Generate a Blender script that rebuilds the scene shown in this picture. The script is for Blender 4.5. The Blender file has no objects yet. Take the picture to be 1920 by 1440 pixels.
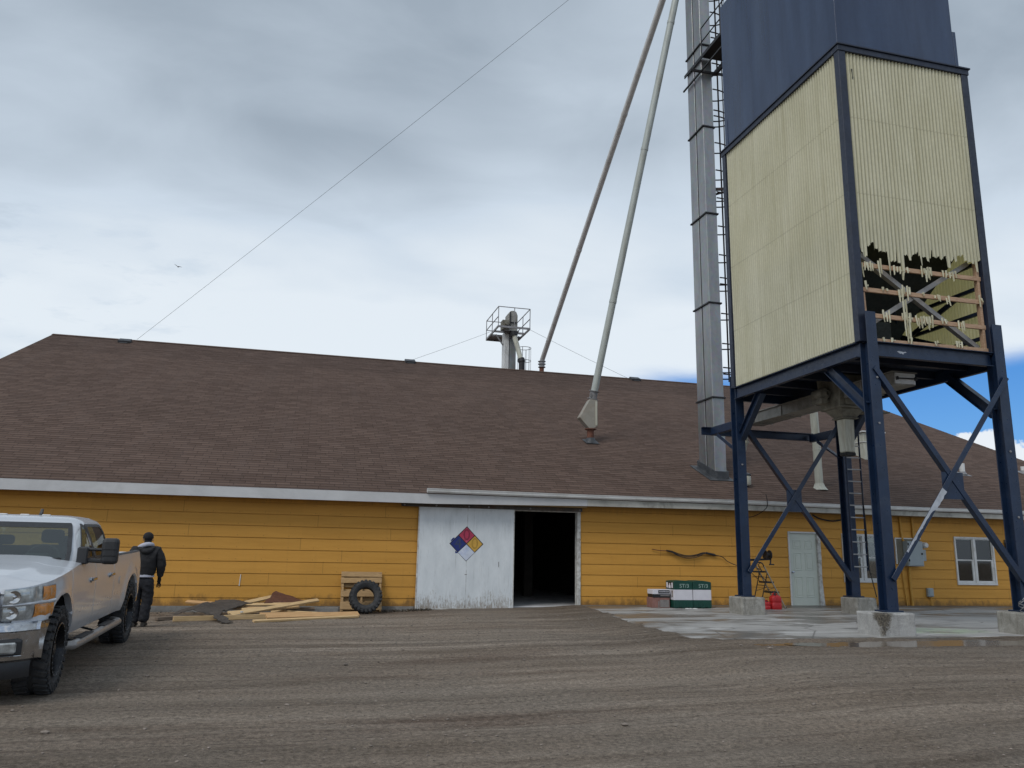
import bpy, bmesh, math, random
from mathutils import Vector, Matrix, noise as mnoise
R = math.radians
random.seed(7)
scene = bpy.context.scene
COL = scene.collection

# ------------------------------------------------------------------ materials
def nt(name):
    m = bpy.data.materials.new(name); m.use_nodes = True
    t = m.node_tree; b = t.nodes['Principled BSDF']
    return m, t, b
def N(t, typ, **kw):
    n = t.nodes.new(typ)
    for k, v in kw.items():
        if k.startswith('i_'):
            key = k[2:]
            n.inputs[int(key) if key.isdigit() else key.replace('_', ' ')].default_value = v
        else: setattr(n, k, v)
    return n
def coords(t, scale=(1, 1, 1), rot=(0, 0, 0), kind='Object'):
    tc = N(t, 'ShaderNodeTexCoord'); mp = N(t, 'ShaderNodeMapping')
    mp.inputs['Scale'].default_value = scale; mp.inputs['Rotation'].default_value = rot
    t.links.new(tc.outputs[kind], mp.inputs['Vector'])
    return mp.outputs['Vector']
def noi(t, vec, scale, detail=4, rough=.55, dist=0.0):
    n = N(t, 'ShaderNodeTexNoise'); n.inputs['Scale'].default_value = scale
    n.inputs['Detail'].default_value = detail; n.inputs['Roughness'].default_value = rough
    n.inputs['Distortion'].default_value = dist
    t.links.new(vec, n.inputs['Vector']); return n.outputs['Fac']
def ramp(t, fac, stops, interp='LINEAR'):
    r = N(t, 'ShaderNodeValToRGB'); r.color_ramp.interpolation = interp
    e = r.color_ramp.elements
    while len(e) < len(stops): e.new(.5)
    for k, (p, c) in enumerate(stops):
        e[k].position = p
        e[k].color = (c, c, c, 1) if isinstance(c, (int, float)) else (*c, 1)
    t.links.new(fac, r.inputs['Fac']); return r.outputs['Color']
def mix(t, fac, a, b, mode='MIX'):
    n = N(t, 'ShaderNodeMix', data_type='RGBA', blend_type=mode)
    for i, v in ((0, fac), (6, a), (7, b)):
        if isinstance(v, (int, float)): n.inputs[i].default_value = v if i == 0 else (v, v, v, 1)
        elif isinstance(v, tuple): n.inputs[i].default_value = (*v, 1)
        else: t.links.new(v, n.inputs[i])
    return n.outputs[2]
def math_(t, op, a, b=None, clamp=False):
    n = N(t, 'ShaderNodeMath', operation=op, use_clamp=clamp)
    for i, v in ((0, a), (1, b)):
        if v is None: continue
        if isinstance(v, (int, float)): n.inputs[i].default_value = v
        else: t.links.new(v, n.inputs[i])
    return n.outputs[0]
def maprange(t, v, a, b, c=0., d=1.):
    n = N(t, 'ShaderNodeMapRange'); n.interpolation_type = 'SMOOTHSTEP'
    t.links.new(v, n.inputs[0])
    for i, x in ((1, a), (2, b), (3, c), (4, d)): n.inputs[i].default_value = x
    return n.outputs[0]
def bump(t, b, h, strength=.4, dist=.02, prev=None):
    n = N(t, 'ShaderNodeBump'); n.inputs['Strength'].default_value = strength
    n.inputs['Distance'].default_value = dist
    t.links.new(h, n.inputs['Height'])
    if prev is not None: t.links.new(prev, n.inputs['Normal'])
    t.links.new(n.outputs['Normal'], b.inputs['Normal']); return n.outputs['Normal']
def sepxyz(t, vec):
    s = N(t, 'ShaderNodeSeparateXYZ'); t.links.new(vec, s.inputs[0]); return s.outputs

def plain(name, col, rough=.6, metal=0., var=.25, scale=6., bstr=.0, stain=None, stain_amt=.5, coat=0., stretch=(1, 1, 1)):
    """painted / bare surface with mottling, optional stains"""
    m, t, b = nt(name)
    v = coords(t, stretch)
    n1 = noi(t, v, scale, 6, .6)
    dark = tuple(c * (1 - var) for c in col); lite = tuple(min(1, c * (1 + var * .7)) for c in col)
    c = ramp(t, n1, [(.3, dark), (.7, lite)])
    if stain:
        n2 = noi(t, v, scale * .6, 8, .7, .6)
        c = mix(t, ramp(t, n2, [(.5, 0.), (.68, stain_amt)]), c, stain)
    t.links.new(c, b.inputs['Base Color'])
    b.inputs['Roughness'].default_value = rough; b.inputs['Metallic'].default_value = metal
    n3 = noi(t, v, scale * 5, 3)
    t.links.new(ramp(t, n3, [(.3, max(0, rough - .12)), (.7, min(1, rough + .12))]), b.inputs['Roughness'])
    if coat: b.inputs['Coat Weight'].default_value = coat
    if bstr: bump(t, b, noi(t, v, scale * 8, 4), bstr, .01)
    return m

M = {}
# gravel yard ------------------------------------------------------
def gravel_mat():
    m, t, b = nt('gravel')
    v = coords(t)
    streak = noi(t, coords(t, (.10, 1.5, 1), (0, 0, R(-5))), 1.2, 5, .6, .3)
    patch = noi(t, v, .35, 5, .6, .4)
    grain = noi(t, v, 22, 7, .78)
    fine = noi(t, v, 110, 3, .7)
    c = ramp(t, streak, [(.30, (.165, .128, .096)), (.47, (.262, .210, .163)), (.56, (.315, .256, .202)), (.72, (.42, .350, .284))])
    c = mix(t, ramp(t, patch, [(.42, 0.), (.62, .6)]), c, (.275, .235, .193))
    c = mix(t, ramp(t, noi(t, coords(t, (.12, .8, 1), (0, 0, R(-5))), .8, 6, .65, .5), [(.56, 0.), (.72, .75)]), c, (.155, .105, .076))
    # wheel tracks: broken darker ridges sweeping across the yard
    wv = coords(t, (.055, 2.6, 1), (0, 0, R(-4)))
    trk = noi(t, wv, 2.0, 3, .5, .12)
    brk = noi(t, coords(t, (1.6, 4, 1)), 2.2, 5, .7)
    ridge = math_(t, 'MULTIPLY', ramp(t, trk, [(.545, 0.), (.60, 1.), (.66, .0)]), ramp(t, brk, [(.36, 0.), (.6, 1.)]))
    c = mix(t, math_(t, 'MULTIPLY', ridge, .42), c, (.125, .088, .066))
    c = mix(t, .66, c, ramp(t, grain, [(.34, .22), (.50, .95), (.66, 1.7)]), 'MULTIPLY')
    c = mix(t, .7, c, ramp(t, fine, [(.3, .45), (.68, 1.5)]), 'MULTIPLY')
    x, y, z = sepxyz(t, v)
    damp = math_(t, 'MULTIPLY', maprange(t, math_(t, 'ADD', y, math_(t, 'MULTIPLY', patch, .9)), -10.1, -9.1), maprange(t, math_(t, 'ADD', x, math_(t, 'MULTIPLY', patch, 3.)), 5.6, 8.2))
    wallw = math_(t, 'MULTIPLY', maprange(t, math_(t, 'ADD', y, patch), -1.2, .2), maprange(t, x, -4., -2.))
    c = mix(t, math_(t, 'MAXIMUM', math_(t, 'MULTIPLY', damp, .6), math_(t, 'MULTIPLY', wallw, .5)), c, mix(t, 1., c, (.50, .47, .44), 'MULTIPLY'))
    t.links.new(c, b.inputs['Base Color'])
    wet = ramp(t, noi(t, coords(t, (.3, 1, 1)), .5, 4), [(.5, .96), (.72, .78)])
    t.links.new(wet, b.inputs['Roughness'])
    b.inputs['Specular IOR Level'].default_value = .25
    n0 = bump(t, b, ridge, .8, .05)
    n1 = bump(t, b, grain, 1., .06, n0)
    bump(t, b, fine, .7, .012, n1)
    return m
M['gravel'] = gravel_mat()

def slab_mat():
    m, t, b = nt('wet_concrete')
    v = coords(t)
    c = ramp(t, noi(t, v, 1.3, 8, .65), [(.3, (.255, .25, .24)), (.7, (.365, .355, .34))])
    wet = noi(t, coords(t, (.34, 1.0, 1), (0, 0, R(12))), 1.15, 7, .62, .8)
    wf = ramp(t, wet, [(.49, 0.), (.58, 1.)])
    c = mix(t, math_(t, 'MULTIPLY', wf, .9), c, (.115, .105, .092))
    white = ramp(t, noi(t, coords(t, (.30, 1.2, 1), (0, 0, R(18))), 1.6, 8, .7, .7), [(.55, 0.), (.68, .75)])
    c = mix(t, math_(t, 'MULTIPLY', white, math_(t, 'SUBTRACT', 1., wf)), c, (.56, .56, .55))
    x, y, z = sepxyz(t, v)
    # damp band against the building and washed-on dirt along the yard edge
    nb = noi(t, v, 1.8, 6, .65)
    edge = maprange(t, math_(t, 'ADD', y, math_(t, 'MULTIPLY', nb, 1.4)), -7.7, -8.1)
    c = mix(t, math_(t, 'MULTIPLY', edge, .85), c, (.115, .094, .074))
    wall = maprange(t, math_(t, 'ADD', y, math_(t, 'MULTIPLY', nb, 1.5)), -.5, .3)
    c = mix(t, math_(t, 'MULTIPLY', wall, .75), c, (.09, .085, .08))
    # pale green spilled feed dust by the front footing
    dx = math_(t, 'DIVIDE', math_(t, 'SUBTRACT', x, 12.1), 1.35); dy = math_(t, 'DIVIDE', math_(t, 'ADD', y, 7.4), .75)
    r2 = math_(t, 'ADD', math_(t, 'MULTIPLY', dx, dx), math_(t, 'MULTIPLY', dy, dy))
    g = math_(t, 'MULTIPLY', maprange(t, r2, 1., .2), ramp(t, noi(t, v, 4, 8, .75), [(.40, 0.), (.6, 1.)]), True)
    c = mix(t, math_(t, 'MULTIPLY', g, .8), c, (.33, .43, .27))
    crack = N(t, 'ShaderNodeTexVoronoi', feature='DISTANCE_TO_EDGE'); crack.inputs['Scale'].default_value = .42
    t.links.new(coords(t, (1, 1.5, 1)), crack.inputs['Vector'])
    c = mix(t, ramp(t, crack.outputs['Distance'], [(.0, .75), (.012, 0.)]), c, (.05, .045, .04))
    c = mix(t, .5, c, ramp(t, noi(t, v, 60, 4, .7), [(.3, .6), (.7, 1.3)]), 'MULTIPLY')
    t.links.new(c, b.inputs['Base Color'])
    t.links.new(ramp(t, wf, [(0., .85), (1., .32)]), b.inputs['Roughness'])
    bump(t, b, noi(t, v, 45, 5), .3, .01)
    return m
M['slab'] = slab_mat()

def siding_mat():
    m, t, b = nt('yellow_siding')
    v = coords(t)
    x, y, z = sepxyz(t, v)
    c = ramp(t, noi(t, coords(t, (.5, 1, 6)), 1.4, 6, .6), [(.3, (.51, .258, .048)), (.7, (.58, .300, .060))])
    # each board faded a little differently
    wn = N(t, 'ShaderNodeTexWhiteNoise', noise_dimensions='2D')
    cx = math_(t, 'FLOOR', math_(t, 'DIVIDE', x, 4.88)); cz = math_(t, 'FLOOR', math_(t, 'DIVIDE', math_(t, 'SUBTRACT', z, .17), .286))
    cmb = N(t, 'ShaderNodeCombineXYZ'); t.links.new(cx, cmb.inputs[0]); t.links.new(cz, cmb.inputs[1])
    t.links.new(cmb.outputs[0], wn.inputs['Vector'])
    c = mix(t, .45, c, ramp(t, wn.outputs['Value'], [(0., (.88, .87, .85)), (1., (1.07, 1.05, 1.05))]), 'MULTIPLY')
    # butt joints, staggered from course to course, and nail rows
    wr = N(t, 'ShaderNodeTexWhiteNoise', noise_dimensions='1D'); t.links.new(cz, wr.inputs['W'])
    jx = math_(t, 'FRACT', math_(t, 'DIVIDE', math_(t, 'ADD', x, math_(t, 'MULTIPLY', wr.outputs['Value'], 4.88)), 4.88))
    c = mix(t, ramp(t, jx, [(0., .8), (.0018, .6), (.003, 0.)]), c, (.17, .085, .02))
    nx = math_(t, 'ABSOLUTE', math_(t, 'SUBTRACT', math_(t, 'FRACT', math_(t, 'DIVIDE', x, .61)), .5)); nz = math_(t, 'ABSOLUTE', math_(t, 'SUBTRACT', math_(t, 'FRACT', math_(t, 'DIVIDE', math_(t, 'SUBTRACT', z, .17), .286)), .14))
    nail = math_(t, 'MULTIPLY', maprange(t, nx, .022, .012), maprange(t, nz, .05, .03))
    c = mix(t, math_(t, 'MULTIPLY', nail, .5), c, (.20, .11, .03))
    # darker towards the top of the wall, ragged
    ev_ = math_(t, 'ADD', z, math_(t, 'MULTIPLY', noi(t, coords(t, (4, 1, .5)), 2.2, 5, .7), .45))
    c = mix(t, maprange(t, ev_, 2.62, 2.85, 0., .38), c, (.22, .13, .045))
    # rain streaks
    st = noi(t, coords(t, (5.5, 1, .35)), 1.6, 6, .7)
    c = mix(t, ramp(t, st, [(.55, 0.), (.80, .22)]), c, (.30, .165, .045))
    # splash dirt at the foot of the wall, ragged
    h = math_(t, 'SUBTRACT', z, math_(t, 'MULTIPLY', math_(t, 'SUBTRACT', noi(t, coords(t, (1.6, 1, 1)), 2.6, 7, .7), .42), .85))
    sp = maprange(t, h, .14, -.12)
    c = mix(t, math_(t, 'MULTIPLY', sp, .72), c, (.105, .062, .03))
    sc = noi(t, coords(t, (1.2, 1, 2.2), (0, R(30), 0)), 7.5, 8, .75, 1.2)
    low = maprange(t, z, 1.1, .2)
    c = mix(t, math_(t, 'MULTIPLY', ramp(t, sc, [(.66, 0.), (.72, .8)]), low), c, (.09, .05, .025))
    t.links.new(c, b.inputs['Base Color'])
    b.inputs['Roughness'].default_value = .62; b.inputs['Specular IOR Level'].default_value = .25
    bump(t, b, noi(t, coords(t, (3, 1, 40)), 3, 4), .12, .006)
    return m
M['siding'] = siding_mat()

def roof_mat():
    m, t, b = nt('asphalt_shingle')
    tc = N(t, 'ShaderNodeTexCoord')
    x, y, z = sepxyz(t, tc.outputs['Object'])
    s = math_(t, 'ADD', math_(t, 'MULTIPLY', y, 1.0908), .5454)
    cmb = N(t, 'ShaderNodeCombineXYZ'); t.links.new(x, cmb.inputs[0]); t.links.new(s, cmb.inputs[1])
    br = N(t, 'ShaderNodeTexBrick'); t.links.new(cmb.outputs[0], br.inputs['Vector'])
    br.offset = .37; br.offset_frequency = 2; br.squash = 1.4; br.squash_frequency = 3
    for k, vv in (('Scale', 1.), ('Mortar Size', .006), ('Mortar Smooth', .2), ('Bias', 0.), ('Brick Width', .36), ('Row Height', .1887)):
        br.inputs[k].default_value = vv
    br.inputs['Color1'].default_value = (.090, .059, .046, 1); br.inputs['Color2'].default_value = (.130, .088, .070, 1)
    br.inputs['Mortar'].default_value = (.026, .016, .014, 1)  # dark gaps; along the courses they paint in the shadow line
    c = br.outputs['Color']
    v2 = coords(t, (1, 1.09, 0))
    c = mix(t, .45, c, ramp(t, noi(t, v2, .22, 6, .6), [(.3, .82), (.7, 1.15)]), 'MULTIPLY')
    # shadow line painted into the colour along the butt edge of each course, broken from tab to tab
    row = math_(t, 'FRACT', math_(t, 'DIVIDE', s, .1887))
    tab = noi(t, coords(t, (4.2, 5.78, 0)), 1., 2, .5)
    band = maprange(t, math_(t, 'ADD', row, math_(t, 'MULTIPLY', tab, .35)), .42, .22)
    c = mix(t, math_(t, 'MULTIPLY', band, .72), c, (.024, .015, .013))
    # lichen / fading runs down the slope
    c = mix(t, ramp(t, noi(t, coords(t, (1.2, .12, 0)), 1.2, 5, .6), [(.5, 0.), (.78, .35)]), c, (.108, .080, .069))
    c = mix(t, .6, c, ramp(t, noi(t, v2, 70, 3, .7), [(.3, .6), (.7, 1.35)]), 'MULTIPLY')
    t.links.new(c, b.inputs['Base Color']); b.inputs['Roughness'].default_value = .92
    b.inputs['Specular IOR Level'].default_value = .2
    bump(t, b, noi(t, v2, 60, 4), .5, .01)
    return m
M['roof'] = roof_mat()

def door_mat():
    m, t, b = nt('weathered_white_door')
    v = coords(t); x, y, z = sepxyz(t, v)
    c = ramp(t, noi(t, coords(t, (2, 1, .8)), 2, 7, .65), [(.3, (.56, .60, .63)), (.7, (.70, .74, .77))])
    c = mix(t, ramp(t, noi(t, coords(t, (9, 1, .8)), 2.2, 6, .7), [(.58, 0.), (.72, .55)]), c, (.34, .36, .36))
    streak = noi(t, coords(t, (17, 1, 3.2)), 2.0, 8, .8, .5)
    big = noi(t, coords(t, (1.1, 1, .6)), 1.6, 4, .6)
    lvl = math_(t, 'ADD', streak, math_(t, 'MULTIPLY', math_(t, 'SUBTRACT', .34, z), .40))
    lvl = math_(t, 'ADD', lvl, math_(t, 'MULTIPLY', math_(t, 'SUBTRACT', big, .5), .35))
    c = mix(t, ramp(t, lvl, [(.56, 0.), (.70, .8)]), c, (.20, .15, .10))
    c = mix(t, ramp(t, math_(t, 'SUBTRACT', lvl, math_(t, 'MULTIPLY', math_(t, 'ABSOLUTE', math_(t, 'SUBTRACT', x, 4.2)), .5)), [(.72, 0.), (.84, .7)]), c, (.05, .035, .025))
    chips = noi(t, coords(t, (5, 1, 3)), 6, 6, .7)
    c = mix(t, ramp(t, chips, [(.70, 0.), (.73, .8)]), c, (.16, .15, .14))
    # seam between the two sheets
    seam = ramp(t, math_(t, 'ABSOLUTE', math_(t, 'SUBTRACT', x, 4.2)), [(.003, .55), (.012, 0.)])
    c = mix(t, math_(t, 'MULTIPLY', seam, ramp(t, noi(t, v, 5, 3), [(.4, .2), (.6, 1.)])), c, (.12, .11, .10))
    t.links.new(c, b.inputs['Base Color']); b.inputs['Roughness'].default_value = .6
    bump(t, b, streak, .2, .01)
    return m
M['slide_door'] = door_mat()

PITCH = .088
def corr_mat(name, trans, ax, off):
    m, t, b = nt(name)
    v = coords(t); x, y, z = sepxyz(t, v)
    c = ramp(t, noi(t, coords(t, (1.2, 1.2, .5)), 1.1, 6, .6), [(.3, (.58, .57, .43)), (.7, (.70, .69, .55))])
    st = noi(t, coords(t, (4.5, 4.5, .22)), 1.5, 6, .7)
    c = mix(t, ramp(t, st, [(.5, 0.), (.75, .45)]), c, (.42, .395, .26))
    c = mix(t, ramp(t, noi(t, coords(t, (9, 9, .30)), 1.7, 5, .7), [(.68, 0.), (.78, .4)]), c, (.28, .22, .13))
    # lap joints between sheets every 1.75 m
    fz = math_(t, 'FRACT', math_(t, 'DIVIDE', math_(t, 'SUBTRACT', z, .15), 1.72))
    lap = ramp(t, fz, [(.0, 1.), (.010, 0.), (.985, 0.), (1., .7)])
    c = mix(t, math_(t, 'MULTIPLY', lap, .45), c, (.17, .16, .10))
    fx = math_(t, 'FRACT', math_(t, 'DIVIDE', math_(t, 'ADD', x, y), .66))
    c = mix(t, ramp(t, fx, [(0., .25), (.05, 0.)]), c, (.25, .23, .13))
    # darker tone in the valleys of the corrugation
    u = math_(t, 'ADD', (x, y)[ax], off)
    val = math_(t, 'COSINE', math_(t, 'MULTIPLY', u, 2 * math.pi / PITCH))
    c = mix(t, math_(t, 'MULTIPLY', maprange(t, val, -.1, -1.), ramp(t, noi(t, coords(t, (2, 2, .6)), 2., 4, .6), [(.3, .25), (.7, .65)])), c, (.28, .265, .16))
    c = mix(t, .5, c, ramp(t, noi(t, v, 14, 5, .7), [(.3, .8), (.7, 1.15)]), 'MULTIPLY')
    t.links.new(c, b.inputs['Base Color']); b.inputs['Roughness'].default_value = .75
    b.inputs['Specular IOR Level'].default_value = .3
    if trans:
        tr = N(t, 'ShaderNodeBsdfTranslucent'); tr.inputs['Color'].default_value = (.72, .62, .25, 1)
        ms = N(t, 'ShaderNodeMixShader'); ms.inputs[0].default_value = trans
        out = t.nodes['Material Output']
        t.links.new(b.outputs[0], ms.inputs[1]); t.links.new(tr.outputs[0], ms.inputs[2])
        t.links.new(ms.outputs[0], out.inputs['Surface'])
    return m
M['cream_sheet'] = corr_mat('cream_fibreglass_sheet', .28, 0, 12.06)
M['cream_far'] = corr_mat('brightened_fibreglass_sheet', .55, 1, -5.5)  # lit copy of the same sheet, translucency raised so the inside glows
M['cream_side'] = corr_mat('cream_fibreglass_side_sheet', .28, 1, -5.5)

def bin_mat():
    m, t, b = nt('faded_blue_bin')
    v = coords(t)
    c = ramp(t, noi(t, coords(t, (2.2, 2.2, .25)), 1.1, 6, .6), [(.3, (.012, .026, .068)), (.7, (.028, .051, .110))])
    c = mix(t, .4, c, ramp(t, noi(t, v, 8, 5, .7), [(.3, .8), (.7, 1.15)]), 'MULTIPLY')
    sc = noi(t, coords(t, (3, 3, 1.2), (.3, .4, 0)), 4, 7, .75, 1.)
    c = mix(t, ramp(t, sc, [(.70, 0.), (.76, .5)]), c, (.16, .20, .27))
    t.links.new(c, b.inputs['Base Color']); b.inputs['Roughness'].default_value = .27
    bump(t, b, noi(t, coords(t, (.8, .8, .22)), 1.2, 1, .3), .45, .12)
    return m
M['bin'] = bin_mat()

def galv_mat():
    m, t, b = nt('galvanised_steel')
    v = coords(t)
    vo = N(t, 'ShaderNodeTexVoronoi'); vo.inputs['Scale'].default_value = 9
    t.links.new(v, vo.inputs['Vector'])
    c = ramp(t, noi(t, coords(t, (1.5, 1.5, .5)), 1.3, 6, .6), [(.3, (.25, .255, .26)), (.7, (.35, .355, .36))])
    c = mix(t, .12, c, vo.outputs['Color'], 'MULTIPLY')
    c = mix(t, ramp(t, noi(t, coords(t, (5, 5, .3)), 2, 6, .7), [(.56, 0.), (.78, .5)]), c, (.20, .20, .20))
    t.links.new(c, b.inputs['Base Color']); b.inputs['Metallic'].default_value = .75
    b.inputs['Roughness'].default_value = .42
    bump(t, b, noi(t, coords(t, (1, 1, .5)), 1.8, 2), .25, .03)
    return m
M['galv'] = galv_mat()

def wood_mat(name, c1, c2, grain=(1, 1, 1), rough=.75):
    m, t, b = nt(name)
    g = noi(t, coords(t, grain), 5, 7, .65, .4)
    c = ramp(t, g, [(.32, c1), (.68, c2)])
    kn = noi(t, coords(t), 7, 4, .6)
    c = mix(t, ramp(t, kn, [(.70, 0.), (.76, .7)]), c, tuple(x * .35 for x in c1))
    t.links.new(c, b.inputs['Base Color']); b.inputs['Roughness'].default_value = rough
    bump(t, b, g, .25, .006)
    return m
M['lumber'] = wood_mat('fresh_lumber', (.46, .30, .14), (.66, .47, .25), (.8, 9, 9))
M['lumber2'] = wood_mat('orange_lumber', (.42, .235, .10), (.58, .36, .17), (.8, 9, 9))
M['oldwood'] = wood_mat('weathered_wood', (.10, .075, .055), (.20, .155, .115), (1, 8, 8))
M['palletwood'] = wood_mat('pallet_wood', (.27, .165, .075), (.42, .275, .13), (1.2, 8, 8))
M['girt'] = wood_mat('reddish_girt_wood', (.32, .19, .12), (.47, .33, .22), (1, 6, 6))
M['plywood'] = wood_mat('brown_board', (.075, .030, .018), (.13, .052, .030), (3, 3, 3))

def conc_block(chip=False):
    m, t, b = nt('chipped_concrete_block' if chip else 'old_concrete_block')
    v = coords(t)
    c = ramp(t, noi(t, v, 3.5, 8, .7), [(.3, (.20, .19, .165)), (.7, (.37, .36, .33))])
    c = mix(t, ramp(t, noi(t, coords(t, (4, 4, .7)), 2.5, 6, .7), [(.52, 0.), (.7, .65)]), c, (.115, .10, .08))
    c = mix(t, ramp(t, noi(t, v, 5, 7, .75, .8), [(.63, 0.), (.68, .8)]), c, (.085, .065, .045))
    if chip:      # spalled corner with the dark aggregate showing, and a stain running down from it
        c = mix(t, .35, c, (.50, .51, .53))
        x, y, z = sepxyz(t, v)
        ax = math_(t, 'ABSOLUTE', math_(t, 'ADD', x, .30)); ay = math_(t, 'MAXIMUM', math_(t, 'ADD', y, .30), 0.)
        d = math_(t, 'ADD', math_(t, 'ADD', ax, math_(t, 'MULTIPLY', ay, .8)), math_(t, 'MULTIPLY', math_(t, 'SUBTRACT', .38, z), .42))
        d = math_(t, 'ADD', d, math_(t, 'MULTIPLY', math_(t, 'SUBTRACT', noi(t, v, 9, 7, .75), .5), .42))
        c = mix(t, maprange(t, d, .24, .13), c, ramp(t, noi(t, v, 38, 3, .7), [(.35, (.035, .03, .026)), (.65, (.16, .14, .11))]))
    c = mix(t, .5, c, ramp(t, noi(t, v, 60, 4, .7), [(.3, .6), (.7, 1.3)]), 'MULTIPLY')
    t.links.new(c, b.inputs['Base Color']); b.inputs['Roughness'].default_value = .9
    n = bump(t, b, noi(t, v, 9, 7, .7), .7, .04)
    bump(t, b, noi(t, v, 60, 4), .4, .01, n)
    return m
M['block'] = conc_block(); M['block_chipped'] = conc_block(True)

def glass_mat():
    m, t, b = nt('window_glass')
    out = t.nodes['Material Output']
    tr = N(t, 'ShaderNodeBsdfTransparent'); tr.inputs[0].default_value = (.92, .95, .93, 1)
    gl = N(t, 'ShaderNodeBsdfGlossy'); gl.inputs['Roughness'].default_value = .03
    fr = N(t, 'ShaderNodeFresnel'); fr.inputs['IOR'].default_value = 1.5
    ms = N(t, 'ShaderNodeMixShader')
    t.links.new(math_(t, 'ADD', fr.outputs[0], .06), ms.inputs[0])
    t.links.new(tr.outputs[0], ms.inputs[1]); t.links.new(gl.outputs[0], ms.inputs[2])
    t.links.new(ms.outputs[0], out.inputs['Surface'])
    return m
M['glass'] = glass_mat()

M['blue'] = plain('navy_blue_paint', (.006, .018, .049), .38, 0, .25, 3, .08, (.030, .042, .065), .4)
M['navy_dark'] = plain('dark_navy_trim', (.012, .019, .040), .5, 0, .3, 3)
M['white_trim'] = plain('white_trim_paint', (.60, .61, .61), .55, 0, .10, 4, .05, (.30, .28, .24), .5)
M['grey_fascia'] = plain('pale_grey_fascia', (.50, .505, .515), .6, 0, .10, 1.2, .05, (.30, .30, .30), .35)
M['mossy_fascia'] = plain('grubby_fascia', (.44, .43, .39), .7, 0, .2, 2.5, .1, (.13, .125, .10), .75)
M['gutter'] = plain('white_gutter_paint', (.66, .665, .66), .42, 0, .08, 2, .03, (.36, .35, .32), .4)
M['soffit'] = plain('dark_yellow_soffit_board', (.25, .16, .06), .8)  # dark yellow board colour
M['door_white'] = plain('grey_white_steel_door', (.56, .60, .535), .5, 0, .06, 3)
M['peeling'] = plain('peeling_frame_paint', (.55, .55, .53), .8, 0, .25, 9, .4, (.17, .14, .11), .8)
M['found'] = plain('foundation_concrete', (.20, .195, .185), .9, 0, .35, 4, .3, (.09, .085, .075), .6)
M['track'] = plain('rusty_track_steel', (.085, .075, .065), .6, .4, .4, 5, .1, (.12, .06, .03), .5)
M['darksteel'] = plain('dark_steel', (.035, .035, .038), .5, .6, .3, 6)
M['cage'] = plain('cage_steel', (.030, .024, .026), .6, .4, .4, 6, 0, (.10, .05, .03), .5)
M['greysteel'] = plain('grey_painted_steel', (.24, .24, .25), .55, .2, .2, 4, .05, (.12, .10, .08), .5)
M['brace_grey'] = plain('weathered_brace_steel', (.34, .34, .345), .6, .2, .25, 4, .05, (.11, .09, .075), .5)
M['dirtygalv'] = plain('dusty_galvanised', (.27, .265, .245), .6, .35, .3, 3.5, .1, (.12, .115, .09), .6)
M['cast'] = plain('dusty_cast_metal', (.20, .19, .155), .75, .2, .35, 5, .3, (.08, .072, .055), .7)
M['spout_white'] = plain('dirty_white_spout', (.50, .50, .43), .6, 0, .15, 3, .05, (.26, .23, .15), .6, stretch=(4, 4, .6))
M['pipe_grey'] = plain('weathered_grey_pipe', (.58, .575, .57), .5, .15, .12, 2, .05, (.33, .32, .30), .5, stretch=(3, 3, .5))
M['pipe_pale'] = plain('pale_green_grey_pipe', (.40, .43, .41), .5, .15, .12, 2, .05, (.27, .25, .20), .5, stretch=(3, 3, .5))
M['boot_grey'] = plain('grey_beige_boot', (.30, .285, .25), .65, .1, .15, 3, .05, (.22, .14, .08), .4)
M['rust'] = plain('rust_brown_stub', (.14, .055, .035), .8, .1, .4, 8, .2)
M['flash'] = plain('lead_flashing', (.055, .06, .068), .6, .3, .35, 5, .15, (.16, .16, .16), .5)
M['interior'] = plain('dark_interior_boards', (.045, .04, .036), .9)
M['int_floor'] = plain('swept_concrete_floor', (.50, .50, .51), .85, 0, .3, 2)
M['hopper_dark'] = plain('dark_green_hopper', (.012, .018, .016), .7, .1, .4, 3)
M['rubber'] = plain('black_rubber', (.017, .017, .018), .8, 0, .4, 9, .2, (.05, .045, .04), .5)
M['dusty_rubber'] = plain('dusty_tyre_rubber', (.030, .031, .034), .8, 0, .4, 9, .2, (.075, .068, .058), .5)
M['blackplastic'] = plain('black_plastic', (.020, .021, .024), .5, 0, .2, 9)
M['shingle_sheet'] = plain('torn_shingle_sheet', (.066, .055, .047), .95, 0, .35, 7, .5, (.085, .072, .06), .5)
M['red'] = plain('red_plastic', (.46, .018, .022), .42, 0, .15, 5, .05)
M['green'] = plain('dark_green_carton', (.004, .050, .036), .5, 0, .2, 5)
M['carton_white'] = plain('white_carton', (.62, .61, .66), .6, 0, .06, 5)
M['carton_pink'] = plain('faded_pink_carton', (.25, .125, .105), .8, 0, .3, 5, .05, (.12, .08, .07), .5)
M['carton_grey'] = plain('grey_label_print', (.20, .185, .18), .8, 0, .25, 9)
M['label_black'] = plain('black_label_print', (.012, .012, .014), .5)
M['print_pale'] = plain('pale_print', (.33, .43, .40), .6)
M['white_primer'] = plain('bare_primer_patch', (.40, .43, .48), .55, 0, .2, 6, .1, (.2, .22, .27), .5)
M['box_grey'] = plain('grey_enamel', (.30, .345, .365), .45, 0, .08, 3, .03, (.2, .2, .2), .3)
M['conduit'] = plain('yellow_painted_pipe', (.52, .275, .042), .6, 0, .1, 4, .05, (.30, .16, .04), .4)
M['ply_grey'] = plain('grey_backing_board', (.17, .155, .12), .85, 0, .3, 3)
M['blind'] = plain('cream_blind', (.78, .76, .62), .85, 0, .12, 3)
M['alu'] = plain('pale_ladder_rail', (.38, .35, .29), .55, .3, .15, 6)
M['wire'] = plain('steel_wire', (.05, .05, .055), .5, .5)
M['red_paint'] = plain('hazard_red', (.42, .035, .085), .6, 0, .2, 7, 0, (.50, .20, .26), .5)
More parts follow.
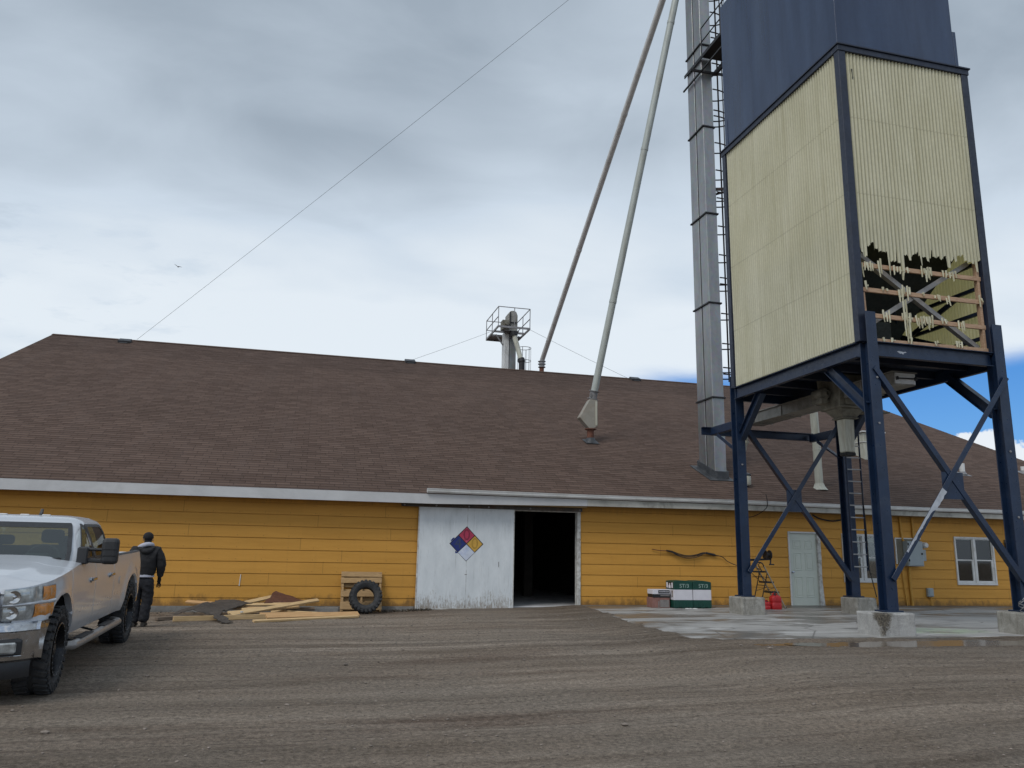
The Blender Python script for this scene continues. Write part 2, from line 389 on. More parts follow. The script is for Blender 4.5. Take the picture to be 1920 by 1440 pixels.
M['blue_paint'] = plain('hazard_blue', (.010, .025, .17), .6, 0, .2, 7)
M['yellow_paint'] = plain('hazard_yellow', (.56, .33, .055), .6, 0, .15, 7)
M['pale_paint'] = plain('hazard_white', (.56, .61, .72), .6, 0, .1, 7, 0, (.27, .36, .62), .6)
M['black_paint'] = plain('hazard_black', (.012, .011, .016), .6)
M['num_red'] = plain('faded_numeral_red', (.22, .02, .05), .7)
M['num_blue'] = plain('faded_numeral_blue', (.035, .05, .11), .7)
M['num_yellow'] = plain('faded_numeral_yellow', (.42, .25, .04), .7)
M['bird'] = plain('dark_feathers', (.06, .06, .065), .8)
M['debris'] = plain('leaf_litter', (.085, .068, .05), .95, 0, .5, 14, .5)
M['stone'] = plain('loose_stones', (.22, .185, .155), .9, 0, .5, 9, .3)
M['foil'] = plain('white_scrap', (.62, .62, .60), .7)
# vehicle
def car_paint():
    m, t, b = nt('silver_metallic_paint')
    v = coords(t); x, y, z = sepxyz(t, v)
    fl = noi(t, v, 900, 2)
    c = ramp(t, fl, [(.35, (.47, .49, .525)), (.65, (.58, .60, .635))])
    dirt = math_(t, 'MULTIPLY', maprange(t, math_(t, 'ADD', z, math_(t, 'MULTIPLY', noi(t, v, 3.5, 6, .65), .30)), 1.02, .62), ramp(t, noi(t, v, 12, 6, .7), [(.3, .30), (.7, .8)]))
    c = mix(t, math_(t, 'MULTIPLY', dirt, .6), c, (.25, .235, .215))
    t.links.new(c, b.inputs['Base Color']); b.inputs['Metallic'].default_value = .22
    t.links.new(ramp(t, dirt, [(0., .25), (1., .6)]), b.inputs['Roughness'])
    b.inputs['Coat Weight'].default_value = .45; b.inputs['Coat Roughness'].default_value = .05
    return m
M['silver'] = car_paint()
M['chrome'] = plain('dusty_chrome', (.46, .47, .49), .16, 1., .08, 6)
M['lamp_lens'] = plain('clear_lamp_lens', (.42, .44, .44), .12, .35, .45, 16)
M['amber'] = plain('amber_lens', (.60, .24, .05), .2, 0, .35, 22, 0, (.45, .40, .33), .9)
def carglass():
    m, t, b = nt('tinted_car_glass')
    b.inputs['Base Color'].default_value = (.016, .032, .032, 1); b.inputs['Roughness'].default_value = .04
    b.inputs['Specular IOR Level'].default_value = .6
    return m
M['carglass'] = carglass()
def cabglass():
    m, t, b = nt('tinted_cab_glass')
    out = t.nodes['Material Output']
    tr = N(t, 'ShaderNodeBsdfTransparent'); tr.inputs[0].default_value = (.50, .62, .60, 1)
    gl = N(t, 'ShaderNodeBsdfGlossy'); gl.inputs['Roughness'].default_value = .03; gl.inputs['Color'].default_value = (.9, .95, .95, 1)
    fr = N(t, 'ShaderNodeFresnel'); fr.inputs['IOR'].default_value = 1.5
    ms = N(t, 'ShaderNodeMixShader')
    t.links.new(math_(t, 'ADD', fr.outputs[0], .05), ms.inputs[0]); t.links.new(tr.outputs[0], ms.inputs[1]); t.links.new(gl.outputs[0], ms.inputs[2])
    t.links.new(ms.outputs[0], out.inputs['Surface'])
    return m
M['cabglass'] = cabglass()
M['seat'] = plain('dark_seat_cloth', (.035, .034, .034), .9, 0, .2, 12)
M['dash'] = plain('dark_dashboard', (.028, .028, .03), .7, 0, .2, 12)
M['rubble'] = plain('dark_broken_concrete', (.075, .065, .052), .95, 0, .5, 22, .8)
M['rim'] = plain('satin_black_rim', (.018, .019, .022), .3, .6, .2, 9)
M['steppad'] = plain('grey_step_tube', (.33, .32, .31), .4, .4, .15, 6, .05, (.16, .13, .11), .5)
# person
M['skin'] = plain('skin', (.36, .21, .15), .6, 0, .1, 20)
M['jacket'] = plain('black_jacket_cloth', (.012, .012, .014), .85, 0, .3, 14, .3)
M['trousers'] = plain('black_trouser_cloth', (.010, .011, .016), .85, 0, .3, 14, .3)
M['hoodie'] = plain('pale_grey_hoodie', (.42, .43, .50), .9, 0, .12, 18, .2)
M['cap'] = plain('black_knit_cap', (.008, .008, .010), .9, 0, .3, 30, .3)
M['shoe'] = plain('dark_boots', (.020, .018, .016), .7, 0, .3, 12)

# ------------------------------------------------------------------ mesh builder
class MB:
    def __init__(s): s.v = []; s.f = []; s.mi = []
    def add(s, vs, fs, mi=0):
        o = len(s.v); s.v += [Vector(p) for p in vs]
        for f in fs: s.f.append([i + o for i in f]); s.mi.append(mi)
        return s
    def box(s, c, d, rot=None, mi=0, jit=0.):
        x, y, z = d[0] / 2, d[1] / 2, d[2] / 2
        vs = [Vector((i * x, j * y, k * z)) for i in (-1, 1) for j in (-1, 1) for k in (-1, 1)]
        if jit: vs = [p + Vector((random.uniform(-jit, jit), random.uniform(-jit, jit), random.uniform(-jit, jit))) for p in vs]
        if rot is not None: vs = [rot @ p for p in vs]
        vs = [p + Vector(c) for p in vs]
        return s.add(vs, [(0, 1, 3, 2), (4, 6, 7, 5), (0, 4, 5, 1), (2, 3, 7, 6), (0, 2, 6, 4), (1, 5, 7, 3)], mi)
    def b2(s, a, b, mi=0):      # box from corner to corner
        return s.box([(a[i] + b[i]) / 2 for i in range(3)], [abs(b[i] - a[i]) for i in range(3)], None, mi)
    def bar(s, p, q, w, h, up=(0, 0, 1), mi=0):
        p, q = Vector(p), Vector(q); d = q - p; L = d.length; d.normalize()
        u = Vector(up)
        if abs(d.dot(u)) > .97: u = Vector((0, 1, 0))
        sd = d.cross(u).normalized(); u = sd.cross(d).normalized()
        rot = Matrix((d, sd, u)).transposed()
        return s.box((p + q) / 2, (L, w, h), rot, mi)
    def tube(s, pts, r, n=8, mi=0, caps=True):
        pts = [Vector(p) for p in pts]; rs = r if isinstance(r, (list, tuple)) else [r] * len(pts)
        rings = []; prev = None
        for i, p in enumerate(pts):
            d = (pts[min(i + 1, len(pts) - 1)] - pts[max(i - 1, 0)]).normalized()
            if prev is None:
                u = Vector((0, 0, 1)) if abs(d.z) < .9 else Vector((1, 0, 0))
            else: u = prev
            sd = d.cross(u).normalized(); u = sd.cross(d).normalized(); prev = u
            rings.append([p + (sd * math.cos(2 * math.pi * k / n) + u * math.sin(2 * math.pi * k / n)) * rs[i] for k in range(n)])
        vs = [p for rg in rings for p in rg]; fs = []
        for i in range(len(pts) - 1):
            for k in range(n):
                a = i * n + k; b = i * n + (k + 1) % n
                fs.append((a, b, b + n, a + n))
        if caps: fs.append(tuple(range(n - 1, -1, -1))); fs.append(tuple(range(len(vs) - n, len(vs))))
        return s.add(vs, fs, mi)
    def ring(s, c, rx, ry, r, n=20, m=5, a0=0., a1=360., mi=0):   # horizontal hoop
        pts = [Vector((c[0] + rx * math.cos(R(a0 + (a1 - a0) * k / n)), c[1] + ry * math.sin(R(a0 + (a1 - a0) * k / n)), c[2])) for k in range(n + 1)]
        return s.tube(pts, r, m, mi)
    def prism(s, poly, axis, a, b, mi=0):   # polygon in the plane normal to axis
        def P(u, v, w):
            return {'x': (w, u, v), 'y': (u, w, v), 'z': (u, v, w)}[axis]
        n = len(poly)
        vs = [P(u, v, a) for u, v in poly] + [P(u, v, b) for u, v in poly]
        fs = [tuple(range(n)), tuple(range(2 * n - 1, n - 1, -1))] + [(k, k + n, (k + 1) % n + n, (k + 1) % n) for k in range(n)]
        return s.add(vs, fs, mi)
    def lathe(s, prof, o, axis='z', n=24, mi=0):
        vs = []; fs = []
        for r, h in prof:
            for k in range(n):
                a = 2 * math.pi * k / n; c, d = r * math.cos(a), r * math.sin(a)
                p = {'z': (c, d, h), 'x': (h, c, d), 'y': (c, h, d)}[axis]
                vs.append(Vector(o) + Vector(p))
        for i in range(len(prof) - 1):
            for k in range(n):
                a = i * n + k; b = i * n + (k + 1) % n
                fs.append((a, b, b + n, a + n))
        return s.add(vs, fs, mi)
    def grid(s, rows, mi=0, close=False):
        n = len(rows[0]); vs = [p for r in rows for p in r]; fs = []
        for i in range(len(rows) - 1):
            for k in range(n if close else n - 1):
                a = i * n + k; b = i * n + (k + 1) % n
                fs.append((a, b, b + n, a + n))
        return s.add(vs, fs, mi)
    def build(s, name, mat, parent=None, off=None, bevel=0., smooth=False, seg=1, weld=False, normals=True):
        me = bpy.data.meshes.new(name)
        o = Vector(off) if off is not None else (ORG.get(parent.name, Vector()) if parent is not None else Vector())
        me.from_pydata([tuple(p - o) for p in s.v], [], s.f)
        mats = mat if isinstance(mat, (list, tuple)) else [mat]
        for m in mats: me.materials.append(M[m] if isinstance(m, str) else m)
        if len(mats) > 1:
            for p, i in zip(me.polygons, s.mi): p.material_index = i
        if weld or normals:
            bm = bmesh.new(); bm.from_mesh(me)
            if weld: bmesh.ops.remove_doubles(bm, verts=bm.verts, dist=1e-5)
            if normals: bmesh.ops.recalc_face_normals(bm, faces=bm.faces)
            bm.to_mesh(me); bm.free()
        if smooth:
            for p in me.polygons: p.use_smooth = True
            try: me.set_sharp_from_angle(angle=R(smooth if smooth is not True else 40))
            except Exception: pass
        ob = bpy.data.objects.new(name, me); COL.objects.link(ob)
        if parent is not None:
            ob.parent = parent; ORG[ob.name] = ORG.get(parent.name, Vector())
        if bevel:
            md = ob.modifiers.new('bevel', 'BEVEL'); md.width = bevel; md.segments = seg; md.limit_method = 'ANGLE'; md.angle_limit = R(35)
        return ob
ORG = {}
def tag(o, label=None, cat=None, group=None, kind=None):
    if label: o['label'] = label
    if cat: o['category'] = cat
    if group: o['group'] = group
    if kind: o['kind'] = kind
    return o
def thing(name, loc, label, cat, group=None):
    o = bpy.data.objects.new(name, None); COL.objects.link(o); o.location = loc
    o.empty_display_size = .2
    ORG[o.name] = Vector(loc)
    return tag(o, label, cat, group)
def solo(mb, name, mat, loc, label, cat, group=None, **kw):     # a thing that is one mesh
    o = mb.build(name, mat, None, off=loc, **kw); o.location = loc
    ORG[o.name] = Vector(loc)
    return tag(o, label, cat, group)

# ------------------------------------------------------------------ camera
cam = bpy.data.cameras.new('camera'); camo = bpy.data.objects.new('camera', cam); COL.objects.link(camo)
cam.sensor_width = 36; cam.lens = 1488.15 / 1920 * 36; cam.clip_end = 5000; cam.clip_start = .1
A = [(.96748972, -.25223646, .01845021), (.06992392, .19666806, -.97797358), (.24305202, .94746949, .20791169)]
mw = Matrix(((A[0][0], -A[1][0], -A[2][0], 0), (A[0][1], -A[1][1], -A[2][1], -20.9217), (A[0][2], -A[1][2], -A[2][2], 1.33556), (0, 0, 0, 1)))
camo.matrix_world = mw
scene.camera = camo

# ------------------------------------------------------------------ sky and light
SUN_EL, SUN_AZ = 48., 228.      # overcast; brighter from behind the camera on its left
w = bpy.data.worlds.new('World'); scene.world = w; w.use_nodes = True
t = w.node_tree; bg = t.nodes['Background']
sky = N(t, 'ShaderNodeTexSky', sky_type='NISHITA'); sky.sun_disc = False
sky.sun_elevation = R(SUN_EL); sky.sun_rotation = R(SUN_AZ)
tc = N(t, 'ShaderNodeTexCoord'); D = tc.outputs['Generated']
dx, dy, dz = sepxyz(t, D)
den = math_(t, 'ADD', math_(t, 'MAXIMUM', dz, .0), .16)
cmb = N(t, 'ShaderNodeCombineXYZ')
t.links.new(math_(t, 'DIVIDE', dx, den), cmb.inputs[0]); t.links.new(math_(t, 'DIVIDE', dy, den), cmb.inputs[1])
mp = N(t, 'ShaderNodeMapping'); t.links.new(cmb.outputs[0], mp.inputs[0])
mp.inputs['Location'].default_value = (.45, .2, 0); mp.inputs['Rotation'].default_value = (0, 0, R(35)); mp.inputs['Scale'].default_value = (.80, 1.15, 1)
P = mp.outputs[0]
big = noi(t, P, 1.0, 3, .5, .25)
wisp = noi(t, P, 2.6, 7, .55, .5)
small = noi(t, P, 6.5, 6, .6, .2)
# elevation profile: pale band above the roofs, heavier cloud overhead
prof = ramp(t, dz, [(.0, .90), (.24, 1.06), (.35, .92), (.48, .52), (.62, .46), (1., .74)])
cl = math_(t, 'ADD', prof, math_(t, 'MULTIPLY', math_(t, 'SUBTRACT', big, .5), 1.1))
cl = math_(t, 'ADD', cl, math_(t, 'MULTIPLY', math_(t, 'SUBTRACT', wisp, .5), .34))
lowdark = math_(t, 'MULTIPLY', ramp(t, small, [(.52, 0.), (.68, 1.)]), maprange(t, dx, .0, -.22))
lowdark = math_(t, 'MULTIPLY', lowdark, maprange(t, dz, .40, .30))
cl = math_(t, 'SUBTRACT', cl, math_(t, 'MULTIPLY', lowdark, .16))
ccol = ramp(t, cl, [(.12, (.235, .290, .350)), (.45, (.385, .455, .530)), (.75, (.67, .765, .865)), (1., (.85, .92, .98))])
# break in the cloud low on the right: blue sky with cumulus below it
az = math_(t, 'DIVIDE', dx, math_(t, 'MAXIMUM', dy, .05))
nb = math_(t, 'MULTIPLY', math_(t, 'SUBTRACT', wisp, .5), .035)
gap = maprange(t, math_(t, 'ADD', dz, nb), .232, .196)
gap = math_(t, 'MULTIPLY', gap, maprange(t, az, .38, .50))
gap = math_(t, 'MULTIPLY', gap, maprange(t, dz, -.02, .0))
cn = N(t, 'ShaderNodeTexNoise'); cn.inputs['Scale'].default_value = 16; cn.inputs['Detail'].default_value = 7; cn.inputs['Roughness'].default_value = .6
t.links.new(D, cn.inputs['Vector'])
topz = math_(t, 'ADD', .092, math_(t, 'MULTIPLY', maprange(t, az, .86, .98), .044))
cum = maprange(t, math_(t, 'SUBTRACT', math_(t, 'ADD', topz, math_(t, 'MULTIPLY', math_(t, 'SUBTRACT', cn.outputs['Fac'], .5), .10)), dz), .0, .006)
blue = mix(t, maprange(t, dz, .24, .08), (.040, .265, .76), (.11, .40, .88))
skyn = mix(t, .12, blue, mix(t, 1., sky.outputs[0], (.10, .10, .10), 'MULTIPLY'), 'MIX')
cumc = mix(t, maprange(t, dz, .11, .06), (.88, .92, .97), (.55, .65, .76))
low = mix(t, cum, skyn, cumc)
final = mix(t, gap, ccol, low)
# the physically based sky gives the hemisphere overhead its tint
nish = mix(t, 1., sky.outputs[0], (.085, .085, .085), 'MULTIPLY')
final = mix(t, .15, final, nish, 'ADD')
t.links.new(final, bg.inputs['Color']); bg.inputs['Strength'].default_value = .88

sun = bpy.data.lights.new('sun', 'SUN'); sun.energy = 1.5; sun.angle = R(24); sun.color = (1, .965, .91)
suno = bpy.data.objects.new('sun', sun); COL.objects.link(suno)
az_ = R(SUN_AZ); sd = Vector((math.sin(az_) * math.cos(R(SUN_EL)), math.cos(az_) * math.cos(R(SUN_EL)), math.sin(R(SUN_EL))))
suno.rotation_euler = sd.to_track_quat('Z', 'Y').to_euler(); suno.location = sd * 60

scene.view_settings.view_transform = 'Standard'; scene.view_settings.look = 'None'
scene.view_settings.exposure = 0.; scene.view_settings.gamma = 1.
scene.cycles.max_bounces = 6; scene.cycles.use_denoising = True

# ------------------------------------------------------------------ ground
def sstep(a, b, x):
    q = max(0., min(1., (x - a) / (b - a))); return q * q * (3 - 2 * q)
def lerp(a, b, q): return a + (b - a) * q
def interp(tab, x):
    if x <= tab[0][0]: return tab[0][1]
    for (a, p), (b, q) in zip(tab, tab[1:]):
        if x <= b: return lerp(p, q, (x - a) / (b - a))
    return tab[-1][1]
LEFT = [(-24, -.34), (-18, -.31), (-14, -.27), (-11, -.215), (-7, -.112), (-4.5, -.13), (-2.5, -.145), (-.6, -.175), (0, -.19)]
MIDD = [(-24, -.32), (-18, -.28), (-14, -.22), (-11, -.15), (-8, -.08), (-4, -.09), (0, -.085)]
RGHT = [(-24, -.30), (-18, -.24), (-14, -.14), (-11, -.06), (-9.6, -.020), (-8.5, -.002), (-8.3, -.01), (-7.9, -.06), (0, -.06)]
EDGE = [(7.34, -.02), (7.30, -.8), (7.12, -2.0), (6.86, -3.6), (6.62, -5.2), (6.46, -6.6), (6.40, -7.6), (6.52, -8.2), (6.95, -8.42), (7.8, -8.44), (9., -8.40), (10.4, -8.47), (12., -8.43), (13.6, -8.5), (16., -8.47), (20., -8.5), (24., -8.45), (30., -8.5)]
EDGEX = [(y, x) for x, y in EDGE[:9]][::-1]
PUD = [(10.6, -9.05, 2.6, .50), (14.9, -9.0, 2.2, .48), (7.4, -9.0, .9, .24)]
def zg(x, y):
    a = interp(LEFT, y); b = interp(MIDD, y); c = interp(RGHT, y)
    z = lerp(lerp(a, b, sstep(1.5, 4.5, x)), c, sstep(4.6, 6.6, x))
    ex = interp(EDGEX, y)
    if y > -8.6 and x < ex + .12: z = lerp(z, -.004, sstep(1.1, .0, ex - x))
    for px_, py_, rx_, ry_ in PUD:
        d = ((x - px_) / rx_) ** 2 + ((y - py_) / ry_) ** 2
        if d < 2.5: z -= .030 * sstep(1.9, .3, d + .5 * mnoise.noise(Vector((x * 1.3, y * 3., 2.))))
    return z
def zrough(x, y):
    fade = sstep(-1.2, -3.2, y) * .7 + .3
    z = 0
    yy = y - .05 * x
    z += .020 * mnoise.noise(Vector((x * .18, yy * 2.2, 1.)))
    z += .016 * mnoise.noise(Vector((x * .4, yy * 5.5, 7.)))
    z += .010 * mnoise.noise(Vector((x * 3.2, y * 3.2, 3.)))
    z += .006 * mnoise.noise(Vector((x * 9., y * 9., 5.)))
    return z * fade
def axis(lo, hi, st, far):
    a = []; x = lo
    while x < hi - 1e-6: a.append(x); x += st
    a.append(hi)
    g = st; x = hi; R_ = []
    while x < far: g *= 1.6; x += g; R_.append(x)
    g = st; x = lo; L_ = []
    while x > -far: g *= 1.6; x -= g; L_.append(x)
    return L_[::-1] + a + R_
gx = axis(-7., 17., .085, 700); gy = axis(-17.5, .0, .07, 700)
mb = MB()
rows = []
for y in gy:
    row = []
    for x in gx:
        z = zg(x, min(y, 0.)) + (zrough(x, y) if -8 < x < 20 and -20 < y < .5 else 0.)
        if y > .05: z = -.35
        row.append(Vector((x, y, z)))
    rows.append(row)
mb.grid(rows)
g = mb.build('gravel_ground', 'gravel', smooth=True, normals=False); tag(g, kind='structure')

# concrete apron under the tower, lying 3-5 cm proud of the yard
edge = EDGE
poly = []
for (x0, y0), (x1, y1) in zip(edge, edge[1:]):
    n = max(1, int(math.hypot(x1 - x0, y1 - y0) / .18))
    for k in range(n):
        q = k / n; j = .035
        poly.append((lerp(x0, x1, q) + random.uniform(-j, j), lerp(y0, y1, q) + random.uniform(-j, j)))
poly += [(30, -8.5), (30, -.02)]
mb = MB(); mb.prism(poly, 'z', -.3, 0.)
s_ = mb.build('concrete_apron', 'slab', bevel=.012); tag(s_, kind='structure')

# shallow puddle along the front of the apron
def puddle(name, pts, z):
    m = MB(); n = len(pts); P_ = []
    for i in range(n):
        p0, p1, p2, p3 = (pts[(i + k - 1) % n] for k in range(4))
        for s in range(6):
            q = s / 6
            P_.append(tuple(.5 * ((2 * p1[k]) + (-p0[k] + p2[k]) * q + (2 * p0[k] - 5 * p1[k] + 4 * p2[k] - p3[k]) * q * q + (-p0[k] + 3 * p1[k] - 3 * p2[k] + p3[k]) * q ** 3) for k in range(2)))
    m.add([(x, y, z) for x, y in P_], [tuple(range(len(P_)))])
    o = m.build(name, M['water'], normals=False); tag(o, kind='structure'); return o
wm, wt, wb = nt('muddy_water')
wb.inputs['Base Color'].default_value = (.135, .105, .080, 1); wb.inputs['Roughness'].default_value = .13
wb.inputs['Specular IOR Level'].default_value = .38
bump(wt, wb, noi(wt, coords(wt), 6, 3), .04, .01)
M['water'] = wm
for px_, py_, rx_, ry_ in PUD:
    puddle('puddle', [(px_ + rx_ * 1.12 * math.cos(R(a)), max(-10.2, min(py_ + ry_ * 1.3 * math.sin(R(a)), -8.40))) for a in range(0, 360, 30)], zg(px_, py_) + .010)

# loose stones on the yard: nobody could count them
mb = MB(); rnd = random.Random(3)
ico = [Vector(p).normalized() for p in [(0, 0, 1), (.9, 0, .3), (.3, .85, .3), (-.7, .5, .3), (-.7, -.5, .3), (.3, -.85, .3), (.5, .4, -.6), (-.5, .3, -.6), (0, -.6, -.6)]]
icf = [(0, 1, 2), (0, 2, 3), (0, 3, 4), (0, 4, 5), (0, 5, 1), (1, 6, 2), (2, 6, 7), (2, 7, 3), (3, 7, 4), (4, 7, 8), (4, 8, 5), (5, 8, 1), (1, 8, 6), (6, 8, 7)]
for k in range(5200):
    y = -16.6 + 15.6 * rnd.random() ** 1.7; x = rnd.uniform(-5, 9) if rnd.random() < .75 else rnd.uniform(6, 16)
    if x > 6.2 and y > -8.55: continue
    if any(((x - a) / c) ** 2 + ((y - b) / d) ** 2 < 1.1 for a, b, c, d in PUD): continue
    r = rnd.choice([.004, .005, .006, .008, .010]) * rnd.uniform(.7, 1.4) * (1 + .04 * (y + 16)) * 1.25
    if rnd.random() < .012: r *= 2.1
    a = rnd.uniform(0, 6.28); ca, sa = math.cos(a), math.sin(a); fz = rnd.uniform(.45, .8); fx = rnd.uniform(.8, 1.5)
    z = zg(x, y) + zrough(x, y) + r * .25
    vs = []
    for p in ico:
        q = Vector((p.x * fx, p.y, p.z * fz)) * r * rnd.uniform(.85, 1.15)
        vs.append((x + q.x * ca - q.y * sa, y + q.x * sa + q.y * ca, z + q.z))
    mb.add(vs, icf)
st = mb.build('loose_stones', 'stone', normals=False); tag(st, 'small loose stones scattered over the gravel yard', 'stones', kind='stuff')
# ------------------------------------------------------------------ warehouse
XL, XR, YRIDGE, ZR, YB = -10.95, 28.6, 16.8, 10.35, 34.1
EY, EZ = -.5, 2.80
SL = (ZR - EZ) / (YRIDGE - EY)
ware = thing('warehouse', (0, 0, 0), 'long yellow board-sided warehouse with a brown shingle roof', 'warehouse')
DOOR = (5.42, 7.28, -.3, 2.45)
PDOOR = (13.80, 14.88, -.2, 2.10)
WINS = [(15.62, 17.10, .66, 2.08), (19.65, 21.14, .62, 2.08), (22.16, 23.65, .62, 2.08)]
def siding(mb, x0, x1, zb, zt, z0, st, holes):
    lines = [zb]; k = 0
    while z0 + k * st < zt - .02:
        if z0 + k * st > zb + .02: lines.append(z0 + k * st)
        k += 1
    lines.append(zt)
    G, YI = .018, .020
    for i in range(len(lines) - 1):
        a, b = lines[i], lines[i + 1]
        ga = a + (G if i else 0)
        cuts = sorted({a, ga, b} | {z for h in holes for z in (h[2], h[3]) if a < z < b})
        for za, zb_ in zip(cuts, cuts[1:]):
            if zb_ - za < 1e-4: continue
            mid = (za + zb_) / 2
            xs = [(x0, x1)]
            for h in holes:
                if h[2] < mid < h[3]:
                    nx = []
                    for p, q in xs:
                        if h[1] <= p or h[0] >= q: nx.append((p, q)); continue
                        if h[0] > p: nx.append((p, h[0]))
                        if h[1] < q: nx.append((h[1], q))
                    xs = nx
            groove = zb_ <= ga + 1e-6 and i
            def yy(z): return YI if groove else lerp(-.012, -.003, (z - a) / (b - a))
            for p, q in xs:
                mb.add([(p, yy(za), za), (q, yy(za), za), (q, yy(zb_), zb_), (p, yy(zb_), zb_)], [(0, 1, 2, 3)])
                if not groove and i and abs(za - ga) < 1e-6:      # lip over the groove
                    mb.add([(p, yy(za), za), (q, yy(za), za), (q, YI, za), (p, YI, za)], [(3, 2, 1, 0)])
                if not groove and abs(zb_ - b) < 1e-6 and i < len(lines) - 2:
                    mb.add([(p, yy(b), b), (q, yy(b), b), (q, YI, b), (p, YI, b)], [(0, 1, 2, 3)])
mb = MB()
siding(mb, XL, 5.42, -.045, 2.60, .132, .2885, [])
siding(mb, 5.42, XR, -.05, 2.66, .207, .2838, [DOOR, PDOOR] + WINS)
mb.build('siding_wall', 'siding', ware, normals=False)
mb = MB()
for xa in (XL, XR):
    mb = MB(); mb.add([(xa, 0, -.3), (xa, YB - .5, -.3), (xa, YB - .5, 2.6), (xa, YRIDGE, ZR - .15), (xa, 0, 2.6)], [(0, 1, 2, 3, 4)]); mb.build('gable_wall', 'siding', ware)
mb = MB(); mb.b2((XL, YB - .5, -.3), (XR, YB - .4, 2.9)); mb.build('back_wall', 'siding', ware)
mb = MB(); mb.b2((XL + .01, -.026, -.6), (2.9, .12, -.047)); mb.b2((7.4, -.004, -.4), (XR - .01, .12, -.052)); mb.build('foundation', 'found', ware, bevel=.006)
# roof: stepped shingle courses on the street side, plain sheet behind
mb = MB(); n = 100; rnd = random.Random(11)
for k in range(n):
    y0 = lerp(EY - .03, YRIDGE, k / n); y1 = lerp(EY - .03, YRIDGE, (k + 1) / n)
    z0 = ZR + (y0 - YRIDGE) * SL; z1 = ZR + (y1 - YRIDGE) * SL
    xs = [lerp(XL - .25, XR + .25, i / 40) for i in range(41)]
    hs = [.009 + rnd.uniform(-.003, .003) for _ in xs]
    for i in range(40):
        a, b = xs[i], xs[i + 1]; ha, hb = hs[i], hs[i + 1]
        mb.add([(a, y0, z0 + ha), (b, y0, z0 + hb), (b, y1, z1 + .001), (a, y1, z1 + .001), (a, y0, z0 - .006), (b, y0, z0 - .006)], [(0, 1, 2, 3), (4, 5, 1, 0)])
zb_ = ZR - (YB - YRIDGE) * SL
mb.add([(XL - .25, YRIDGE, ZR), (XR + .25, YRIDGE, ZR), (XR + .25, YB, zb_), (XL - .25, YB, zb_)], [(0, 1, 2, 3)])
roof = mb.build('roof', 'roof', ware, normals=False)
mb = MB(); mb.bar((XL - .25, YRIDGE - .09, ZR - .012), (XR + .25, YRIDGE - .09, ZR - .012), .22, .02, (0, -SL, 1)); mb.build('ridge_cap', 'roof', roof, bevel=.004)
for xa in (XL - .26, XR + .26):
    mb = MB(); mb.bar((xa, EY, EZ - .10), (xa, YRIDGE, ZR - .10), .035, .17); mb.build('rake_board', 'grey_fascia', roof)
mb = MB(); mb.prism([(XL - .25, 2.525), (3.2, 2.525), (7.40, 2.60), (7.40, 2.79), (XL - .25, 2.785)], 'y', EY - .025, EY + .01); mb.build('fascia', 'grey_fascia', ware, bevel=.004)
mb = MB(); mb.prism([(7.403, 2.60), (12.9, 2.64), (XR + .25, 2.64), (XR + .25, 2.80), (7.403, 2.80)], 'y', EY - .025, EY + .01); mb.build('fascia', 'mossy_fascia', ware, bevel=.004)
mb = MB(); mb.b2((XL, EY + .012, 2.56), (7.40, -.02, 2.585)); mb.b2((7.40, EY + .012, 2.64), (XR, -.02, 2.665)); mb.build('soffit', 'soffit', ware)
# gutter: open trough
prof = [(-.03, 2.905), (-.03, 2.835), (-.055, 2.80), (-.10, 2.795), (-.135, 2.83), (-.145, 2.895), (-.155, 2.905), (-.155, 2.893), (-.138, 2.886), (-.128, 2.834), (-.098, 2.803), (-.057, 2.808), (-.036, 2.838), (-.036, 2.905)]
mb = MB(); rnd = random.Random(2)
xs = [3.03 + i * 1.0 for i in range(27)]
rows = [[Vector((x, EY + u, v + .006 * math.sin(x * .7) + .004 * rnd.uniform(-1, 1))) for u, v in prof] for x in xs]
mb.grid(rows, close=True); mb.add([p for p in rows[0]], [tuple(range(len(prof)))])
gut = mb.build('gutter', 'gutter', ware, smooth=30)
for x in range(4, 29, 1):
    mb = MB(); mb.b2((x, EY - .15, 2.895), (x + .022, EY - .028, 2.900)); mb.build('hanger', 'track', gut)
# inside: slab floor, posts
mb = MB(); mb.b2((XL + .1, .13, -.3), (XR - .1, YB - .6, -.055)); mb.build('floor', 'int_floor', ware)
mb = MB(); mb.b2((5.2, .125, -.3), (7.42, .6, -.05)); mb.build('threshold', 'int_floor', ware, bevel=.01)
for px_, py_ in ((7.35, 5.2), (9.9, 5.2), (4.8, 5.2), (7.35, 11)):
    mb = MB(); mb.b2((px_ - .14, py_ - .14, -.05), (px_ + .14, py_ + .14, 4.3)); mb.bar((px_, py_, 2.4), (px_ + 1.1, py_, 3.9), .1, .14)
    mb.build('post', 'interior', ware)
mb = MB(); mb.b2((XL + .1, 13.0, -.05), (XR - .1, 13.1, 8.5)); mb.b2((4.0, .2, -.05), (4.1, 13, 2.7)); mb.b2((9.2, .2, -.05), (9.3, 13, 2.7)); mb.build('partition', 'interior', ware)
# doorway trim
mb = MB(); mb.b2((7.28, -.04, -.1), (7.375, .16, 2.50)); mb.b2((5.42, -.035, 2.445), (7.278, .16, 2.505)); mb.b2((5.36, .03, -.1), (5.42, .16, 2.5))
mb.build('door_frame', 'peeling', ware, bevel=.006)
